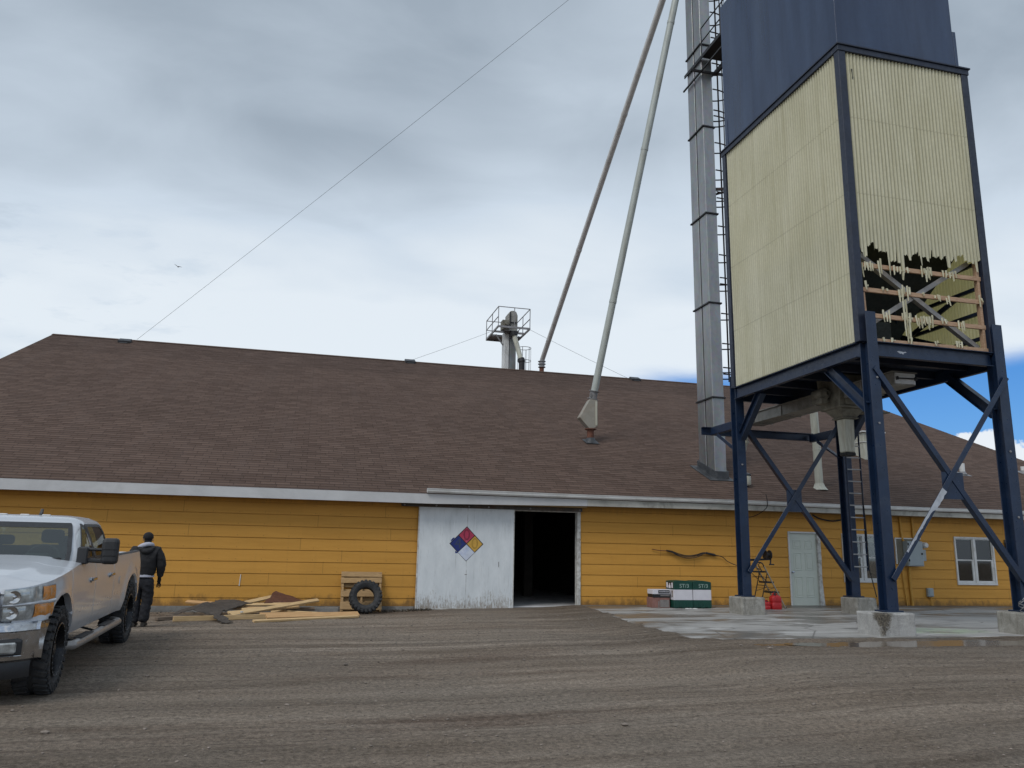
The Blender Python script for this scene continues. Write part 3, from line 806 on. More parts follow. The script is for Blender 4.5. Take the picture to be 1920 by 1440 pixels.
# overhead track
mb = MB(); mb.b2((2.44, -.150, 2.50), (7.38, -.045, 2.585)); mb.b2((2.44, -.168, 2.462), (7.38, -.1515, 2.56))
tr = mb.build('door_track', 'track', ware, bevel=.004)
for x in (2.52, 3.35, 4.22, 4.75, 5.9, 7.30):
    mb = MB(); mb.lathe([(0, -.019), (.022, -.017), (.026, -.004), (.026, .004)], (x, -.172, 2.505), 'y', 10); mb.build('bolt', 'greysteel', tr, smooth=True)
for x in (6.62, 7.1):
    mb = MB(); mb.prism([(x - .10, 2.585), (x + .10, 2.585), (x + .07, 2.625), (x - .03, 2.64)], 'y', -.13, -.07); mb.build('bracket', 'track', tr)
# sliding door
sd_ = MB(); sd_.b2((2.92, -.135, -.105), (5.47, -.075, 2.478)); slid = sd_.build('sliding_door', 'slide_door', ware, bevel=.008, seg=2)
mb = MB(); mb.b2((2.905, -.142, -.105), (2.932, -.07, 2.48)); mb.b2((5.452, -.142, -.105), (5.475, -.07, 2.48)); mb.b2((2.905, -.143, -.112), (5.475, -.07, -.085)); mb.build('edge_angle', 'peeling', slid)
cx, cz, rr = 4.185, 1.54, .440
def dia(name, mat, pts, y0=-.1365, y1=-.1385, par=None):
    m = MB(); m.prism([(cx + a * rr, cz + b * rr) for a, b in pts], 'y', y0, y1); return m.build(name, mat, par)
dm = dia('hazard_diamond', 'black_paint', [(0, 1.03), (1.03, 0), (0, -1.02), (-1.03, 0)], -.1355, -.1372, slid)
e = .035
def quad(c0, c1): return [(c0, c1 + .5 - e), (c0 + .5 - e, c1), (c0, c1 - .5 + e), (c0 - .5 + e, c1)]
MB_ = dia('red_quarter', 'red_paint', quad(0, .5), -.1372, -.1384, slid)
dia('blue_quarter', 'blue_paint', quad(-.5, 0), -.1372, -.1384, slid)
dia('yellow_quarter', 'yellow_paint', quad(.5, 0), -.1372, -.1384, slid)
dia('white_quarter', 'pale_paint', [(0, 0 - e), (.5, -.5 + .0), (0, -1 + .02), (-.5, -.5)], -.1372, -.1384, slid)
dia('paint_drip', 'blue_paint', [(-.92, .12), (-.72, .32), (-.74, .36), (-.84, .33), (-.95, .2)], -.1355, -.1366, slid)
dia('paint_drip', 'blue_paint', [(-.66, -.40), (-.50, -.52), (-.56, -.56), (-.62, -.54), (-.67, -.57)], -.1355, -.1366, slid)
def text(name, body, size, mat, parent, loc, rot, depth=.001, sx=1.):
    cu = bpy.data.curves.new(name, 'FONT'); cu.body = body; cu.size = size; cu.extrude = depth; cu.align_x = 'CENTER'; cu.align_y = 'CENTER'
    o = bpy.data.objects.new(name, cu); COL.objects.link(o)
    dg = bpy.context.evaluated_depsgraph_get(); me = bpy.data.meshes.new_from_object(o.evaluated_get(dg))
    bpy.data.objects.remove(o); me.name = name
    off = ORG.get(parent.name, Vector())
    me.transform(Matrix.Translation(Vector(loc) - off) @ rot.to_4x4() @ Matrix.Scale(sx, 4, (1, 0, 0)))
    me.materials.clear(); me.materials.append(M[mat])
    o = bpy.data.objects.new(name, me); COL.objects.link(o); o.parent = parent; ORG[o.name] = off
    return o
FRONT = Matrix.Rotation(R(90), 3, 'X')
text('numeral', '0', .40, 'num_red', slid, (cx, -.1388, cz + .5 * rr), FRONT)
text('numeral', '4', .40, 'num_blue', slid, (cx - .5 * rr, -.1388, cz), FRONT)
text('numeral', '0', .40, 'num_yellow', slid, (cx + .5 * rr, -.1388, cz), FRONT)
for (x, z, l) in ((5.06, .95, .15), (4.19, .75, .02)):
    mb = MB(); mb.prism([(x, z), (x + .012, z + .02), (x + .008, z + l), (x - .006, z + l * .9)] if l > .05 else [(x - .03, z), (x + .03, z + .005), (x + .03, z + .02), (x - .03, z + .015)], 'y', -.1355, -.137); mb.build('gouge', 'track', slid)

# small door
mb = MB(); x0, x1 = 13.80, 14.88
mb.b2((x0, -.035, -.05), (x0 + .05, .13, 2.10)); mb.b2((x0 + .052, -.035, 2.05), (x1 - .11, .13, 2.10))
fr_ = mb.build('door_frame', 'white_trim', ware, bevel=.004)
mb = MB(); pts = [(x1 - .108, 2.10), (x1, 2.10), (x1 + .005, 1.3), (x1 - .012, .8), (x1 + .008, .45), (x1 + .03, .12), (x1 + .05, -.04), (x1 - .108, -.04)]
mb.prism(pts, 'y', -.036, .13); mb.build('door_jamb', 'peeling', ware, bevel=.006)
dx0, dx1 = x0 + .055, x1 - .112
mb = MB(); mb.b2((dx0, .03, -.035), (dx1, .075, 2.045)); pd = mb.build('door', 'door_white', ware, bevel=.003)
W_ = dx1 - dx0
for (za, zc) in ((1.60, 1.86), (.98, 1.50), (.22, .82)):
    for s0 in (.14, .56):
        a, b = dx0 + W_ * s0, dx0 + W_ * (s0 + .30)
        m = MB(); rim = .03
        for p, q in (((a, za), (b, za + rim)), ((a, zc - rim), (b, zc)), ((a, za + rim), (a + rim, zc - rim)), ((b - rim, za + rim), (b, zc - rim))):
            m.b2((p[0], .020, p[1]), (q[0], .031, q[1]))
        m.b2((a + .06, .022, za + .06), (b - .06, .031, zc - .06))
        m.build('door_panel', 'door_white', pd, bevel=.006)
mb = MB(); mb.lathe([(0, -.07), (.03, -.065), (.034, -.045), (.018, -.03), (.016, 0), (.034, .002), (.034, .008)], (dx0 + .07, .024, .93), 'y', 12); mb.build('door_knob', 'chrome', pd, smooth=True)
mb = MB(); mb.b2((x0 - .02, -.05, -.05), (x1 + .02, .1, -.032)); mb.build('door_sill', 'greysteel', ware)

# windows: two sashes each
for wi, (a, b, za, zc) in enumerate(WINS):
    m = MB(); f = .055
    m.b2((a, -.045, zc - f), (b, .06, zc)); m.b2((a, -.05, za), (b, .06, za + f * 1.1)); m.b2((a, -.044, za + f * 1.1), (a + f, .06, zc - f)); m.b2((b - f, -.044, za + f * 1.1), (b, .06, zc - f))
    mid = (a + b) / 2; m.b2((mid - .045, -.040, za + f * 1.1), (mid + .045, .06, zc - f))
    wf = m.build('window', 'white_trim', ware, bevel=.004)
    m = MB()
    for (p, q) in ((a + f, mid - .045), (mid + .045, b - f)):
        s = .035; zm = (za + zc) / 2 + .02
        for (u0, u1, v0, v1, yy) in ((p, q, zm - .018, zm + .018, -.006), (p, q, zc - f - .03, zc - f, -.008), (p, p + s * .6, zm + .018, zc - f - .03, -.004), (q - s * .6, q, zm + .018, zc - f - .03, -.004),
                                     (p, q, za + f * 1.1, za + f * 1.1 + .065, -.012), (p, p + s * .8, za + f * 1.1 + .065, zm - .018, -.010), (q - s * 2.0, q, za + f * 1.1 + .065, zm - .018, -.010)):
            m.b2((u0, yy, v0), (u1, .045, v1))
    m.build('sash', 'white_trim', wf, bevel=.003)
    m = MB(); m.b2((a + f, .018, za + f), (b - f, .022, zc - f)); m.build('pane', 'glass', wf)
    if wi > 0:
        for (p, q, zlo) in ((a + f, mid - .045, 1.02), (mid + .045, b - f, 1.06)):
            m = MB(); rows = []
            for k in range(25):
                x = lerp(p - .02, q + .02, k / 24); rows.append([Vector((x, .075 + .008 * math.sin(k * 1.9), zlo + .02 * math.sin(k * .5))), Vector((x, .075 + .004 * math.sin(k * 1.9), zc - .02))])
            m.grid(rows); m.build('blind', 'blind', wf, smooth=True)
        m = MB(); m.b2((a + .2, .25, .5), (mid - .1, .6, 1.0)); m.lathe([(.10, 0), (.13, .3), (.09, .42), (0, .43)], (a + .52, .35, .68), 'z', 14); m.build('shelf_clutter', 'carton_grey', wf)
    else:
        m = MB(); m.b2((a, .06, zc - .25), (b, .09, zc - .05)); m.build('valance', 'ply_grey', wf)
# room behind the office windows
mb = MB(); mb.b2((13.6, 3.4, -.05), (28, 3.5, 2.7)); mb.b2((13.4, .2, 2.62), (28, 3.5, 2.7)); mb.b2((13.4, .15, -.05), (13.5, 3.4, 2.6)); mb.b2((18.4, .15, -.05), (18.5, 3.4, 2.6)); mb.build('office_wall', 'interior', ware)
# joint strip and a lifted board on the left wall
mb = MB(); mb.prism([(-1.395, .425), (-1.375, .425), (-1.362, .70), (-1.378, .70)], 'y', -.022, -.004); mb.build('joint_strip', 'white_trim', ware)
# vents on the roof
def roofz(y): return ZR + (y - YRIDGE) * SL
def cap_vent(x, y):
    z = roofz(y); m = MB()
    m.box((x, y, z + .07), (.50, .45, .12), Matrix.Rotation(math.atan(SL), 3, 'X')); m.box((x, y, z + .025), (.34, .55, .03), Matrix.Rotation(math.atan(SL), 3, 'X'))
    m.build('vent', 'flash', roof, bevel=.02)
cap_vent(-8.16, 16.25); cap_vent(16.2, 16.5); cap_vent(4.5, 16.6)
def pipe_vent(x, y, h, r, hood):
    z = roofz(y); m = MB(); m.tube([(x, y, z - .1), (x, y, z + h)], r, 12)
    v_ = m.build('vent', 'gutter', roof, smooth=True)
    m = MB(); m.lathe([(r * 1.8, -.03), (r * 1.25, .04), (r * 1.02, .09)], (x, y, z + .01), 'z', 14); m.box((x, y, z + .012), (r * 4.5, r * 5, .008), Matrix.Rotation(math.atan(SL), 3, 'X')); m.build('flashing', 'greysteel', v_, smooth=30)
    if hood: m = MB(); m.lathe([(r * 1.5, h), (r * 1.5, h + r), (0, h + r * 2)], (x, y, z), 'z', 12); m.build('hood', 'gutter', v_, smooth=30)
pipe_vent(23.5, 3.35, .40, .095, False)
pipe_vent(26.9, 3.9, .25, .09, False)
# broad box vent that stands behind the front tower leg
mb = MB(); z = roofz(4.8); mb.b2((20.28, 4.55, z - .2), (21.15, 5.2, z + .92)); bv = mb.build('vent', 'spout_white', roof, bevel=.02)
mb = MB(); mb.b2((20.2, 4.47, z + .925), (21.23, 5.28, z + .98)); mb.b2((20.25, 4.52, z + .55), (21.18, 5.22, z + .58)); mb.build('hood', 'gutter', bv, bevel=.01)

# ------------------------------------------------------------------ things fixed to or leaning on the wall
# stack pipe through the roof
z0 = roofz(1.14)
sp = thing('stack_pipe', (15.80, 1.14, z0), 'tall dirty white exhaust pipe rising from the roof behind the tower legs', 'exhaust pipe')
mb = MB(); mb.tube([(15.80, 1.14, z0 - .15), (15.77, 1.12, z0 + 1.4), (15.72, 1.10, z0 + 2.9)], .125, 18); mb.build('pipe', 'spout_white', sp, smooth=True)
mb = MB(); mb.lathe([(.26, -.06), (.17, .06), (.135, .16)], (15.80, 1.14, z0), 'z', 18); mb.build('flashing', 'spout_white', sp, smooth=True)
mb = MB(); mb.lathe([(.127, 0), (.135, .01), (.135, .05), (.127, .06)], (15.78, 1.125, z0 + 1.2), 'z', 18); mb.build('joint', 'spout_white', sp, smooth=30)

# switch box on a grey board
eb = thing('electrical_box', (18.0, 0, 1.15), 'grey electrical cabinet on a white edged board between the two office windows', 'electrical box')
mb = MB(); mb.b2((17.50, -.05, 1.22), (18.38, -.018, 1.97)); mb.build('backing_board', 'ply_grey', eb)
mb = MB(); mb.b2((17.465, -.062, 1.22), (17.50, -.018, 2.0)); mb.b2((17.502, -.062, 1.965), (18.40, -.018, 2.0)); mb.build('trim', 'white_trim', eb, bevel=.004)
mb = MB(); mb.b2((17.73, -.25, 1.16), (18.28, -.052, 1.90)); mb.build('cabinet', 'box_grey', eb, bevel=.012, seg=2)
mb = MB(); mb.b2((17.75, -.262, 1.185), (18.26, -.252, 1.885)); cd = mb.build('cabinet_door', 'box_grey', eb, bevel=.006)
mb = MB(); mb.b2((18.20, -.285, 1.50), (18.235, -.262, 1.56)); mb.build('latch', 'darksteel', cd)
for z_ in (1.30, 1.78):
    mb = MB(); mb.b2((17.742, -.28, z_), (17.765, -.25, z_ + .07)); mb.build('hinge', 'darksteel', cd)
mb = MB(); mb.b2((18.283, -.21, 1.32), (18.42, -.05, 1.66)); mb.build('side_box', 'box_grey', eb, bevel=.01)
mb = MB(); mb.lathe([(0, -.16), (.06, -.155), (.085, -.12), (.095, 0), (.095, .05)], (18.43, -.10, 1.79), 'y', 20); mb.lathe([(.035, -.165), (.04, -.158)], (18.43, -.10, 1.79), 'y', 12); mb.build('meter_dial', 'gutter', eb, smooth=40)
# conduits (parts of the wiring run)
ru = thing('conduit_run', (17.8, 0, 0), 'yellow painted conduit pipes running up the wall beside the grey electrical cabinet', 'conduit pipes')
for pts, r in (([(17.71, -.045, 2.62), (17.715, -.045, 2.2), (17.73, -.06, 1.98), (17.745, -.08, 1.9)], .034), ([(18.15, -.045, 2.62), (18.15, -.045, 2.05), (18.13, -.09, 1.90)], .036), ([(17.88, -.12, 1.16), (17.89, -.055, 1.0), (17.90, -.045, .5), (17.92, -.045, -.02)], .040), ([(17.64, -.04, 1.30), (17.66, -.04, .8), (17.74, -.04, -.02)], .018)):
    mb = MB(); mb.tube(pts, r, 10); mb.build('conduit', 'conduit', ru, smooth=True)
# small outlet box lower down
ob_ = thing('outlet_box', (18.58, 0, .2), 'small grey outlet box low on the yellow wall with a thin pipe below', 'outlet box')
mb = MB(); mb.b2((18.46, -.12, .26), (18.66, -.02, .52)); mb.build('box', 'box_grey', ob_, bevel=.02, seg=2)
mb = MB(); mb.b2((18.485, -.135, .29), (18.635, -.121, .50)); mb.build('cover', 'box_grey', ob_, bevel=.012)
mb = MB(); mb.lathe([(.04, .22), (.045, .25), (.02, .262)], (18.57, -.06, 0), 'z', 10); mb.tube([(18.57, -.06, .24), (18.58, -.05, .12), (18.61, -.045, -.03)], .014, 8); mb.build('pipe', 'conduit', ob_, smooth=40)
# wall lamp by the right leg
wl = thing('wall_fixture', (21.5, 0, 1.75), 'small dark fixture on the yellow wall right of the blind window', 'wall fixture')
mb = MB(); mb.b2((21.56, -.05, 1.72), (21.64, -.015, 2.02)); mb.build('back_plate', 'track', wl, bevel=.006)
mb = MB(); mb.lathe([(.02, .20), (.05, .17), (.055, .05), (.03, .02)], (21.60, -.09, 1.74), 'z', 12); mb.build('lamp_shade', 'darksteel', wl, smooth=True)

# cables
def cable(name, pts, r, mat, label, cat, n=7):
    m = MB(); P = [Vector(p) for p in pts]; out = []
    for i in range(len(P) - 1):
        p0, p1, p2, p3 = P[max(i - 1, 0)], P[i], P[i + 1], P[min(i + 2, len(P) - 1)]
        for s in range(6):
            q = s / 6; out.append(.5 * (2 * p1 + (p2 - p0) * q + (2 * p0 - 5 * p1 + 4 * p2 - p3) * q * q + (3 * p1 - p0 - 3 * p2 + p3) * q ** 3))
    out.append(P[-1]); m.tube(out, r, n)
    return solo(m, name, mat, pts[0], label, cat, smooth=True)
cable('cable', [(14.62, -.10, 2.60), (14.85, -.10, 2.50), (15.2, -.11, 2.44), (15.55, -.10, 2.47), (15.85, -.09, 2.57)], .022, 'rubber', 'thick black cable sagging under the gutter above the small door', 'cable')
cable('cable', [(12.74, -.66, 3.10), (12.76, -.68, 2.92), (12.74, -.66, 2.72), (12.70, -.3, 2.56), (12.52, -.12, 2.47), (12.30, -.10, 2.50)], .011, 'rubber', 'thin dark cable hanging over the gutter beside the rear tower leg', 'cable')
# air hose with grip on the wall
ho = thing('air_hose', (9.5, 0, 1.4), 'black hose bundle with a grip hung along the yellow wall above the cartons', 'hose')
def curve_pts(P, n=6):
    P = [Vector(p) for p in P]; out = []
    for i in range(len(P) - 1):
        p0, p1, p2, p3 = P[max(i - 1, 0)], P[i], P[i + 1], P[min(i + 2, len(P) - 1)]
        for s in range(n):
            q = s / n; out.append(.5 * (2 * p1 + (p2 - p0) * q + (2 * p0 - 5 * p1 + 4 * p2 - p3) * q * q + (3 * p1 - p0 - 3 * p2 + p3) * q ** 3))
    return out + [P[-1]]
mb = MB(); mb.tube(curve_pts([(9.47, -.05, 1.505), (9.7, -.06, 1.475), (9.93, -.06, 1.47)]), .010, 7); mb.build('thin_lead', 'rust', ho, smooth=True)
for dy, dz_ in ((0, 0), (-.03, -.035), (.005, .03)):
    mb = MB(); mb.tube(curve_pts([(10.05, -.07 + dy, 1.45 + dz_ * .5), (10.25, -.08 + dy, 1.37 + dz_), (10.52, -.08 + dy, 1.315 + dz_), (10.8, -.08 + dy, 1.345 + dz_), (11.02, -.07 + dy, 1.42 + dz_ * .5), (11.16, -.06, 1.43)]), .012, 8); mb.build('hose', 'rubber', ho, smooth=True)
mb = MB(); mb.tube([(9.90, -.06, 1.475), (10.07, -.07, 1.445)], [.022, .03], 9); mb.build('coupling', 'darksteel', ho, smooth=30)
mb = MB(); mb.tube([(11.10, -.06, 1.425), (11.14, -.06, 1.43), (11.15, -.06, 1.425), (11.36, -.06, 1.385), (11.42, -.06, 1.37)], [.02, .034, .028, .034, .02], 10); mb.build('grip', 'blackplastic', ho, smooth=30)
mb = MB(); mb.tube(curve_pts([(11.40, -.06, 1.375), (11.62, -.07, 1.33), (11.78, -.1, 1.20), (12.0, -.3, 1.09), (12.1, -.9, 1.06), (11.7, -1.9, 1.03), (10.95, -2.95, 1.05)]), .011, 7); mb.build('lead', 'rubber', ho, smooth=True)
# ------------------------------------------------------------------ grain tower
tow = thing('grain_tower', (12.06, -5.5, 0), 'tall blue tower on braced legs with cream corrugated walls torn open low at the front', 'tower')
XA, XB, YA, YC = 10.43, 13.70, -7.92, -3.10
def hcol(name, x0, x1, y0, y1, z0, z1, mat='blue', par=tow):
    m = MB(); tf = .022; xm = (x0 + x1) / 2
    m.b2((x0, y0, z0), (x1, y0 + tf, z1)); m.b2((x0, y1 - tf, z0), (x1, y1, z1)); m.b2((xm - .010, y0 + tf, z0), (xm + .010, y1 - tf, z1))
    m.b2((x0 - .06, y0 - .05, z0 - .03), (x1 + .06, y1 + .05, z0))
    o = m.build(name, mat, par, bevel=.003)
    return o
LEGS = [(10.455, 10.685, -8.12, -7.87), (13.50, 13.74, -8.12, -7.87), (10.43, 10.66, -3.16, -2.90), (13.49, 13.73, -3.16, -2.90)]
for i, L_ in enumerate(LEGS): hcol('leg', *L_, .43, 6.14 if i < 2 else 5.9)
# ring beam: channel section
def channel(p, q, h, wflange, side, mat='blue', name='beam', tk=.016):
    """web with two flanges turned towards side"""
    p, q, s_ = Vector(p), Vector(q), Vector(side); m = MB()
    m.bar(p, q, tk, h)
    for dz_ in (-h / 2 + tk / 2, h / 2 - tk / 2):
        o = Vector((0, 0, dz_)) + s_ * (wflange / 2 + tk / 2)
        m.bar(p + o, q + o, wflange, tk)
    return m.build(name, mat, tow, bevel=.003)
ZB = 5.40
channel((10.69, -7.99, ZB), (13.49, -7.99, ZB), .30, .09, (0, -1, 0))
channel((10.47, -7.86, ZB), (10.47, -3.17, ZB), .30, .09, (-1, 0, 0))
channel((13.66, -7.86, ZB), (13.66, -3.17, ZB), .30, .09, (1, 0, 0))
channel((10.67, -3.03, ZB), (13.48, -3.03, ZB), .30, .09, (0, 1, 0))
# deck and joists
mb = MB(); mb.b2((10.49, -7.96, 5.53), (13.64, -3.06, 5.555)); dk = mb.build('deck', 'navy_dark', tow)
for k in range(5):
    mb = MB(); y = -7.2 + k * .92; mb.b2((10.50, y - .05, 5.36), (13.63, y + .05, 5.527)); mb.build('joist', 'navy_dark', tow)
# knee braces and cross braces
def angle_bar(name, p, q, w_, up, mat='blue', tk=.014, flip=1, par=tow):
    p, q = Vector(p), Vector(q); d = (q - p).normalized(); u = Vector(up); sd = d.cross(u).normalized(); m = MB()
    m.bar(p, q, w_, tk, u)
    m.bar(p + (sd * (w_ / 2 - tk / 2) + u * (-w_ / 2)) * 1 * flip, q + (sd * (w_ / 2 - tk / 2) + u * (-w_ / 2)) * flip, tk, w_, u)
    return m.build(name, mat, par, bevel=.002)
def wide_knee(p, q, side):
    p, q, s_ = Vector(p), Vector(q), Vector(side); m = MB(); d = (q - p).normalized(); n = d.cross(s_).normalized()
    m.bar(p, q, .018, .20, n); m.bar(p + n * .1, q + n * .1, .15, .016, n); m.bar(p - n * .1, q - n * .1, .15, .016, n)
    return m.build('knee_brace', 'blue', tow, bevel=.002)
wide_knee((10.55, -6.75, 5.28), (10.57, -7.86, 4.25), (1, 0, 0))
wide_knee((10.55, -4.18, 5.28), (10.55, -3.18, 4.28), (1, 0, 0))
wide_knee((13.62, -6.75, 5.28), (13.62, -7.86, 4.30), (1, 0, 0))
wide_knee((13.62, -4.18, 5.28), (13.62, -3.18, 4.28), (1, 0, 0))
YF = -8.15
angle_bar('cross_brace', (10.56, YF, 5.0), (13.66, YF, .88), .11, (0, -1, 0))
br_ = angle_bar('cross_brace', (10.58, YF - .016, .98), (13.68, YF - .016, 5.02), .11, (0, -1, 0))
d_ = Vector((3.10, 0, 4.04)); p_ = Vector((10.58, YF - .0255, .98)); n_ = Vector((-4.04, 0, 3.10)).normalized()
mb = MB(); rnd = random.Random(5)
rows = []
for k in range(30):
    q = lerp(.12, .42, k / 29); c = p_ + d_ * q
    rows.append([c + n_ * .055, c + n_ * (lerp(.018, -.055, sstep(.30, .34, q)) + rnd.uniform(-.010, .010) - .01)])
mb.grid(rows); mb.build('bare_patch', 'white_primer', br_)
mb = MB(); mb.prism([(11.88, 2.50), (12.38, 2.50), (12.38, 3.02), (11.88, 3.02)], 'y', YF + .008, YF + .020); mb.build('gusset', 'blue', tow, bevel=.002)
angle_bar('cross_brace', (10.58, -3.21, 4.66), (13.52, -3.21, .82), .11, (0, -1, 0))
angle_bar('cross_brace', (10.58, -3.226, .98), (13.52, -3.226, 4.98), .11, (0, -1, 0))
mb = MB(); mb.b2((11.73, -3.203, 2.47), (12.16, -3.192, 3.02)); mb.build('gusset', 'blue', tow, bevel=.002)
# frame that reaches back to the elevator
for p, q in (((10.55, -2.89, 4.66), (10.55, -1.62, 4.66)), ((13.60, -2.89, 4.62), (13.60, -1.62, 4.62)), ((10.30, -1.55, 4.66), (13.72, -1.55, 4.66))):
    mb = MB(); mb.bar(p, q, .018, .20); v = Vector(p); u = Vector(q); d = (u - v).normalized(); s_ = d.cross(Vector((0, 0, 1)))
    mb.bar(v + Vector((0, 0, .10)) + s_ * .05, u + Vector((0, 0, .10)) + s_ * .05, .09, .014); mb.bar(v - Vector((0, 0, .10)) + s_ * .05, u - Vector((0, 0, .10)) + s_ * .05, .09, .014)
    mb.build('beam', 'blue', tow, bevel=.002)
angle_bar('knee_brace', (10.55, -1.95, 4.52), (10.55, -2.95, 3.95), .09, (-1, 0, 0))
angle_bar('knee_brace', (13.60, -1.95, 4.50), (13.60, -2.95, 3.9), .09, (1, 0, 0))
# corrugated walls
AMP, SP = .018, 6
def corr(name, along, fixed, a, b, z0, z1, outward, zfun=None, zsegs=6, mat_=None):
    m = MB(); n = int((b - a) / PITCH * SP); rows = []
    for i in range(n + 1):
        u = a + (b - a) * i / n; off = AMP * math.cos(2 * math.pi * u / PITCH) * outward
        zb_ = zfun(i, u) if zfun else z0
        col = []
        for k in range(zsegs + 1):
            z = lerp(zb_, z1, k / zsegs); w_ = .006 * math.sin(u * 2.1 + z * 1.3)
            col.append(Vector((u, fixed + off + w_, z)) if along == 'x' else Vector((fixed + off + w_, u, z)))
        rows.append(col)
    m.grid(rows); return m.build(name, mat_ or ('cream_sheet' if along == 'x' else 'cream_side'), tow, smooth=80, normals=False)
rnd = random.Random(21)
def torn(i, u, st={}):
    w_ = int(i / 3.5 + 2.2 * mnoise.noise(Vector((u * 5., 1, 0))))
    if w_ not in st:
        base = 7.57 + .10 * mnoise.noise(Vector((u * 2.3, 0, 0)))
        base -= max(0, mnoise.noise(Vector((u * 4.1, 5, 0)))) * .30
        if 11.18 < u < 11.72: base -= rnd.choice([.0, .1, .25, .34, .42]) * 1.0
        base += rnd.uniform(-.06, .06) - (rnd.random() < .25) * rnd.uniform(.06, .24) + (rnd.random() < .15) * rnd.uniform(.04, .12)
        if 13.02 < u < 13.16: base += .13
        st[w_] = base
    return st[w_] + rnd.uniform(-.02, .02)
corr('front_sheet', 'x', -7.945, 10.565, 13.56, 5.62, 12.0, -1, torn, 10)
corr('side_sheet', 'y', 10.425, -7.80, -3.13, 5.58, 12.0, -1)
corr('side_sheet', 'y', 13.705, -7.80, -3.13, 5.58, 12.0, 1, None, 6, 'cream_far')
corr('back_sheet', 'x', -3.085, 10.565, 13.56, 5.58, 12.0, 1, None, 6, 'cream_far')
# corner posts, top trim
for (x0, y0) in ((10.385, -7.985), (13.565, -7.985), (10.385, -3.20), (13.565, -3.20)):
    mb = MB(); mb.b2((x0, y0, 5.555), (x0 + .175, y0 + .155, 12.0)); mb.build('corner_post', 'navy_dark', tow, bevel=.004)
mb = MB()
mb.b2((10.37, -8.0, 12.0), (13.76, -7.80, 12.125)); mb.b2((10.37, -3.2, 12.0), (13.76, -3.02, 12.125)); mb.b2((10.37, -7.80, 12.0), (10.56, -3.2, 12.125)); mb.b2((13.56, -7.80, 12.0), (13.76, -3.2, 12.125))
mb.b2((10.34, -8.03, 12.128), (13.79, -2.99, 12.165)); mb.build('trim', 'navy_dark', tow, bevel=.004)
# upper bin
mb = MB()
for k in range(9):
    pass
x0, x1, y0, y1, z0, z1 = 10.46, 13.55, -7.88, -3.12, 12.167, 16.6
mb.b2((x0, y0, z0), (x1, y1, z1)); bn = mb.build('upper_bin', 'bin', tow, bevel=.01)
mb = MB(); mb.b2((x0 - .012, y0 - .012, z0), (x0 + .07, y0 - .002, z1)); mb.b2((x0 - .014, y0 - .014, z0), (x0 - .002, y0 + .07, z1))
mb.b2((x0 - .010, y1 - .16, z0), (x0 - .002, y1 - .10, z0 + .85)); mb.b2((x1 + .002, y0, z0), (x1 + .085, y0 + .14, z0 + .98)); mb.b2((x0 + .1, y0 - .010, z0), (x1, y0 - .002, z0 + .06)); mb.build('corner_strip', 'bin', bn, bevel=.003)
# timber girts and inner steel behind the torn front
def part_bar(name, p, q, w_, h, mat, up=(0, 0, 1), par=tow):
    m = MB(); m.bar(p, q, w_, h, up); return m.build(name, mat, par, bevel=.004)
for z in (7.20, 6.67, 6.13, 5.62):
    part_bar('girt', (10.57, -7.895, z + random.uniform(-.01, .01)), (13.555, -7.895, z + random.uniform(-.01, .01)), .045, .092, 'girt')
part_bar('stud', (13.50, -7.86, 5.57), (13.50, -7.86, 7.6), .10, .06, 'girt', (1, 0, 0))
part_bar('stud', (10.66, -7.85, 5.57), (10.63, -7.85, 6.62), .09, .07, 'girt', (1, 0, 0))
for p, q in (((10.60, -7.74, 7.58), (13.5, -7.74, 5.72)), ((10.62, -7.725, 5.86), (13.45, -7.725, 7.60))):
    angle_bar('inner_brace', p, q, .10, (0, -1, 0), 'brace_grey')
for z in (5.95, 6.50, 7.05, 7.6):
    part_bar('wall_girt', (13.62, -7.75, z), (13.62, -3.2, z), .07, .075, 'navy_dark')
part_bar('inner_brace', (13.55, -7.2, 6.95), (13.55, -3.3, 5.7), .05, .11, 'navy_dark')
part_bar('inner_brace', (12.2, -6.9, 6.6), (13.45, -5.6, 5.7), .05, .12, 'navy_dark')
part_bar('inner_brace', (13.50, -3.35, 7.5), (13.50, -7.6, 5.65), .05, .09, 'navy_dark')
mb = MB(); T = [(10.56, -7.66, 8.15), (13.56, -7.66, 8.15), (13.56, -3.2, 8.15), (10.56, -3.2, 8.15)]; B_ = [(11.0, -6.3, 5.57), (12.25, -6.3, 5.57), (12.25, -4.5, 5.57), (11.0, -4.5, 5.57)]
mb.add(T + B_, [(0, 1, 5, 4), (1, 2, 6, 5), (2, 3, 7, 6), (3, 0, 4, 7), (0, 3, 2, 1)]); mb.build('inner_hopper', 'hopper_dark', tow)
mb = MB(); mb.b2((11.35, -7.3, 5.57), (11.75, -6.95, 6.25)); mb.b2((11.2, -7.35, 5.60), (12.1, -6.9, 5.72)); mb.build('gate_motor', 'hopper_dark', tow, bevel=.03)
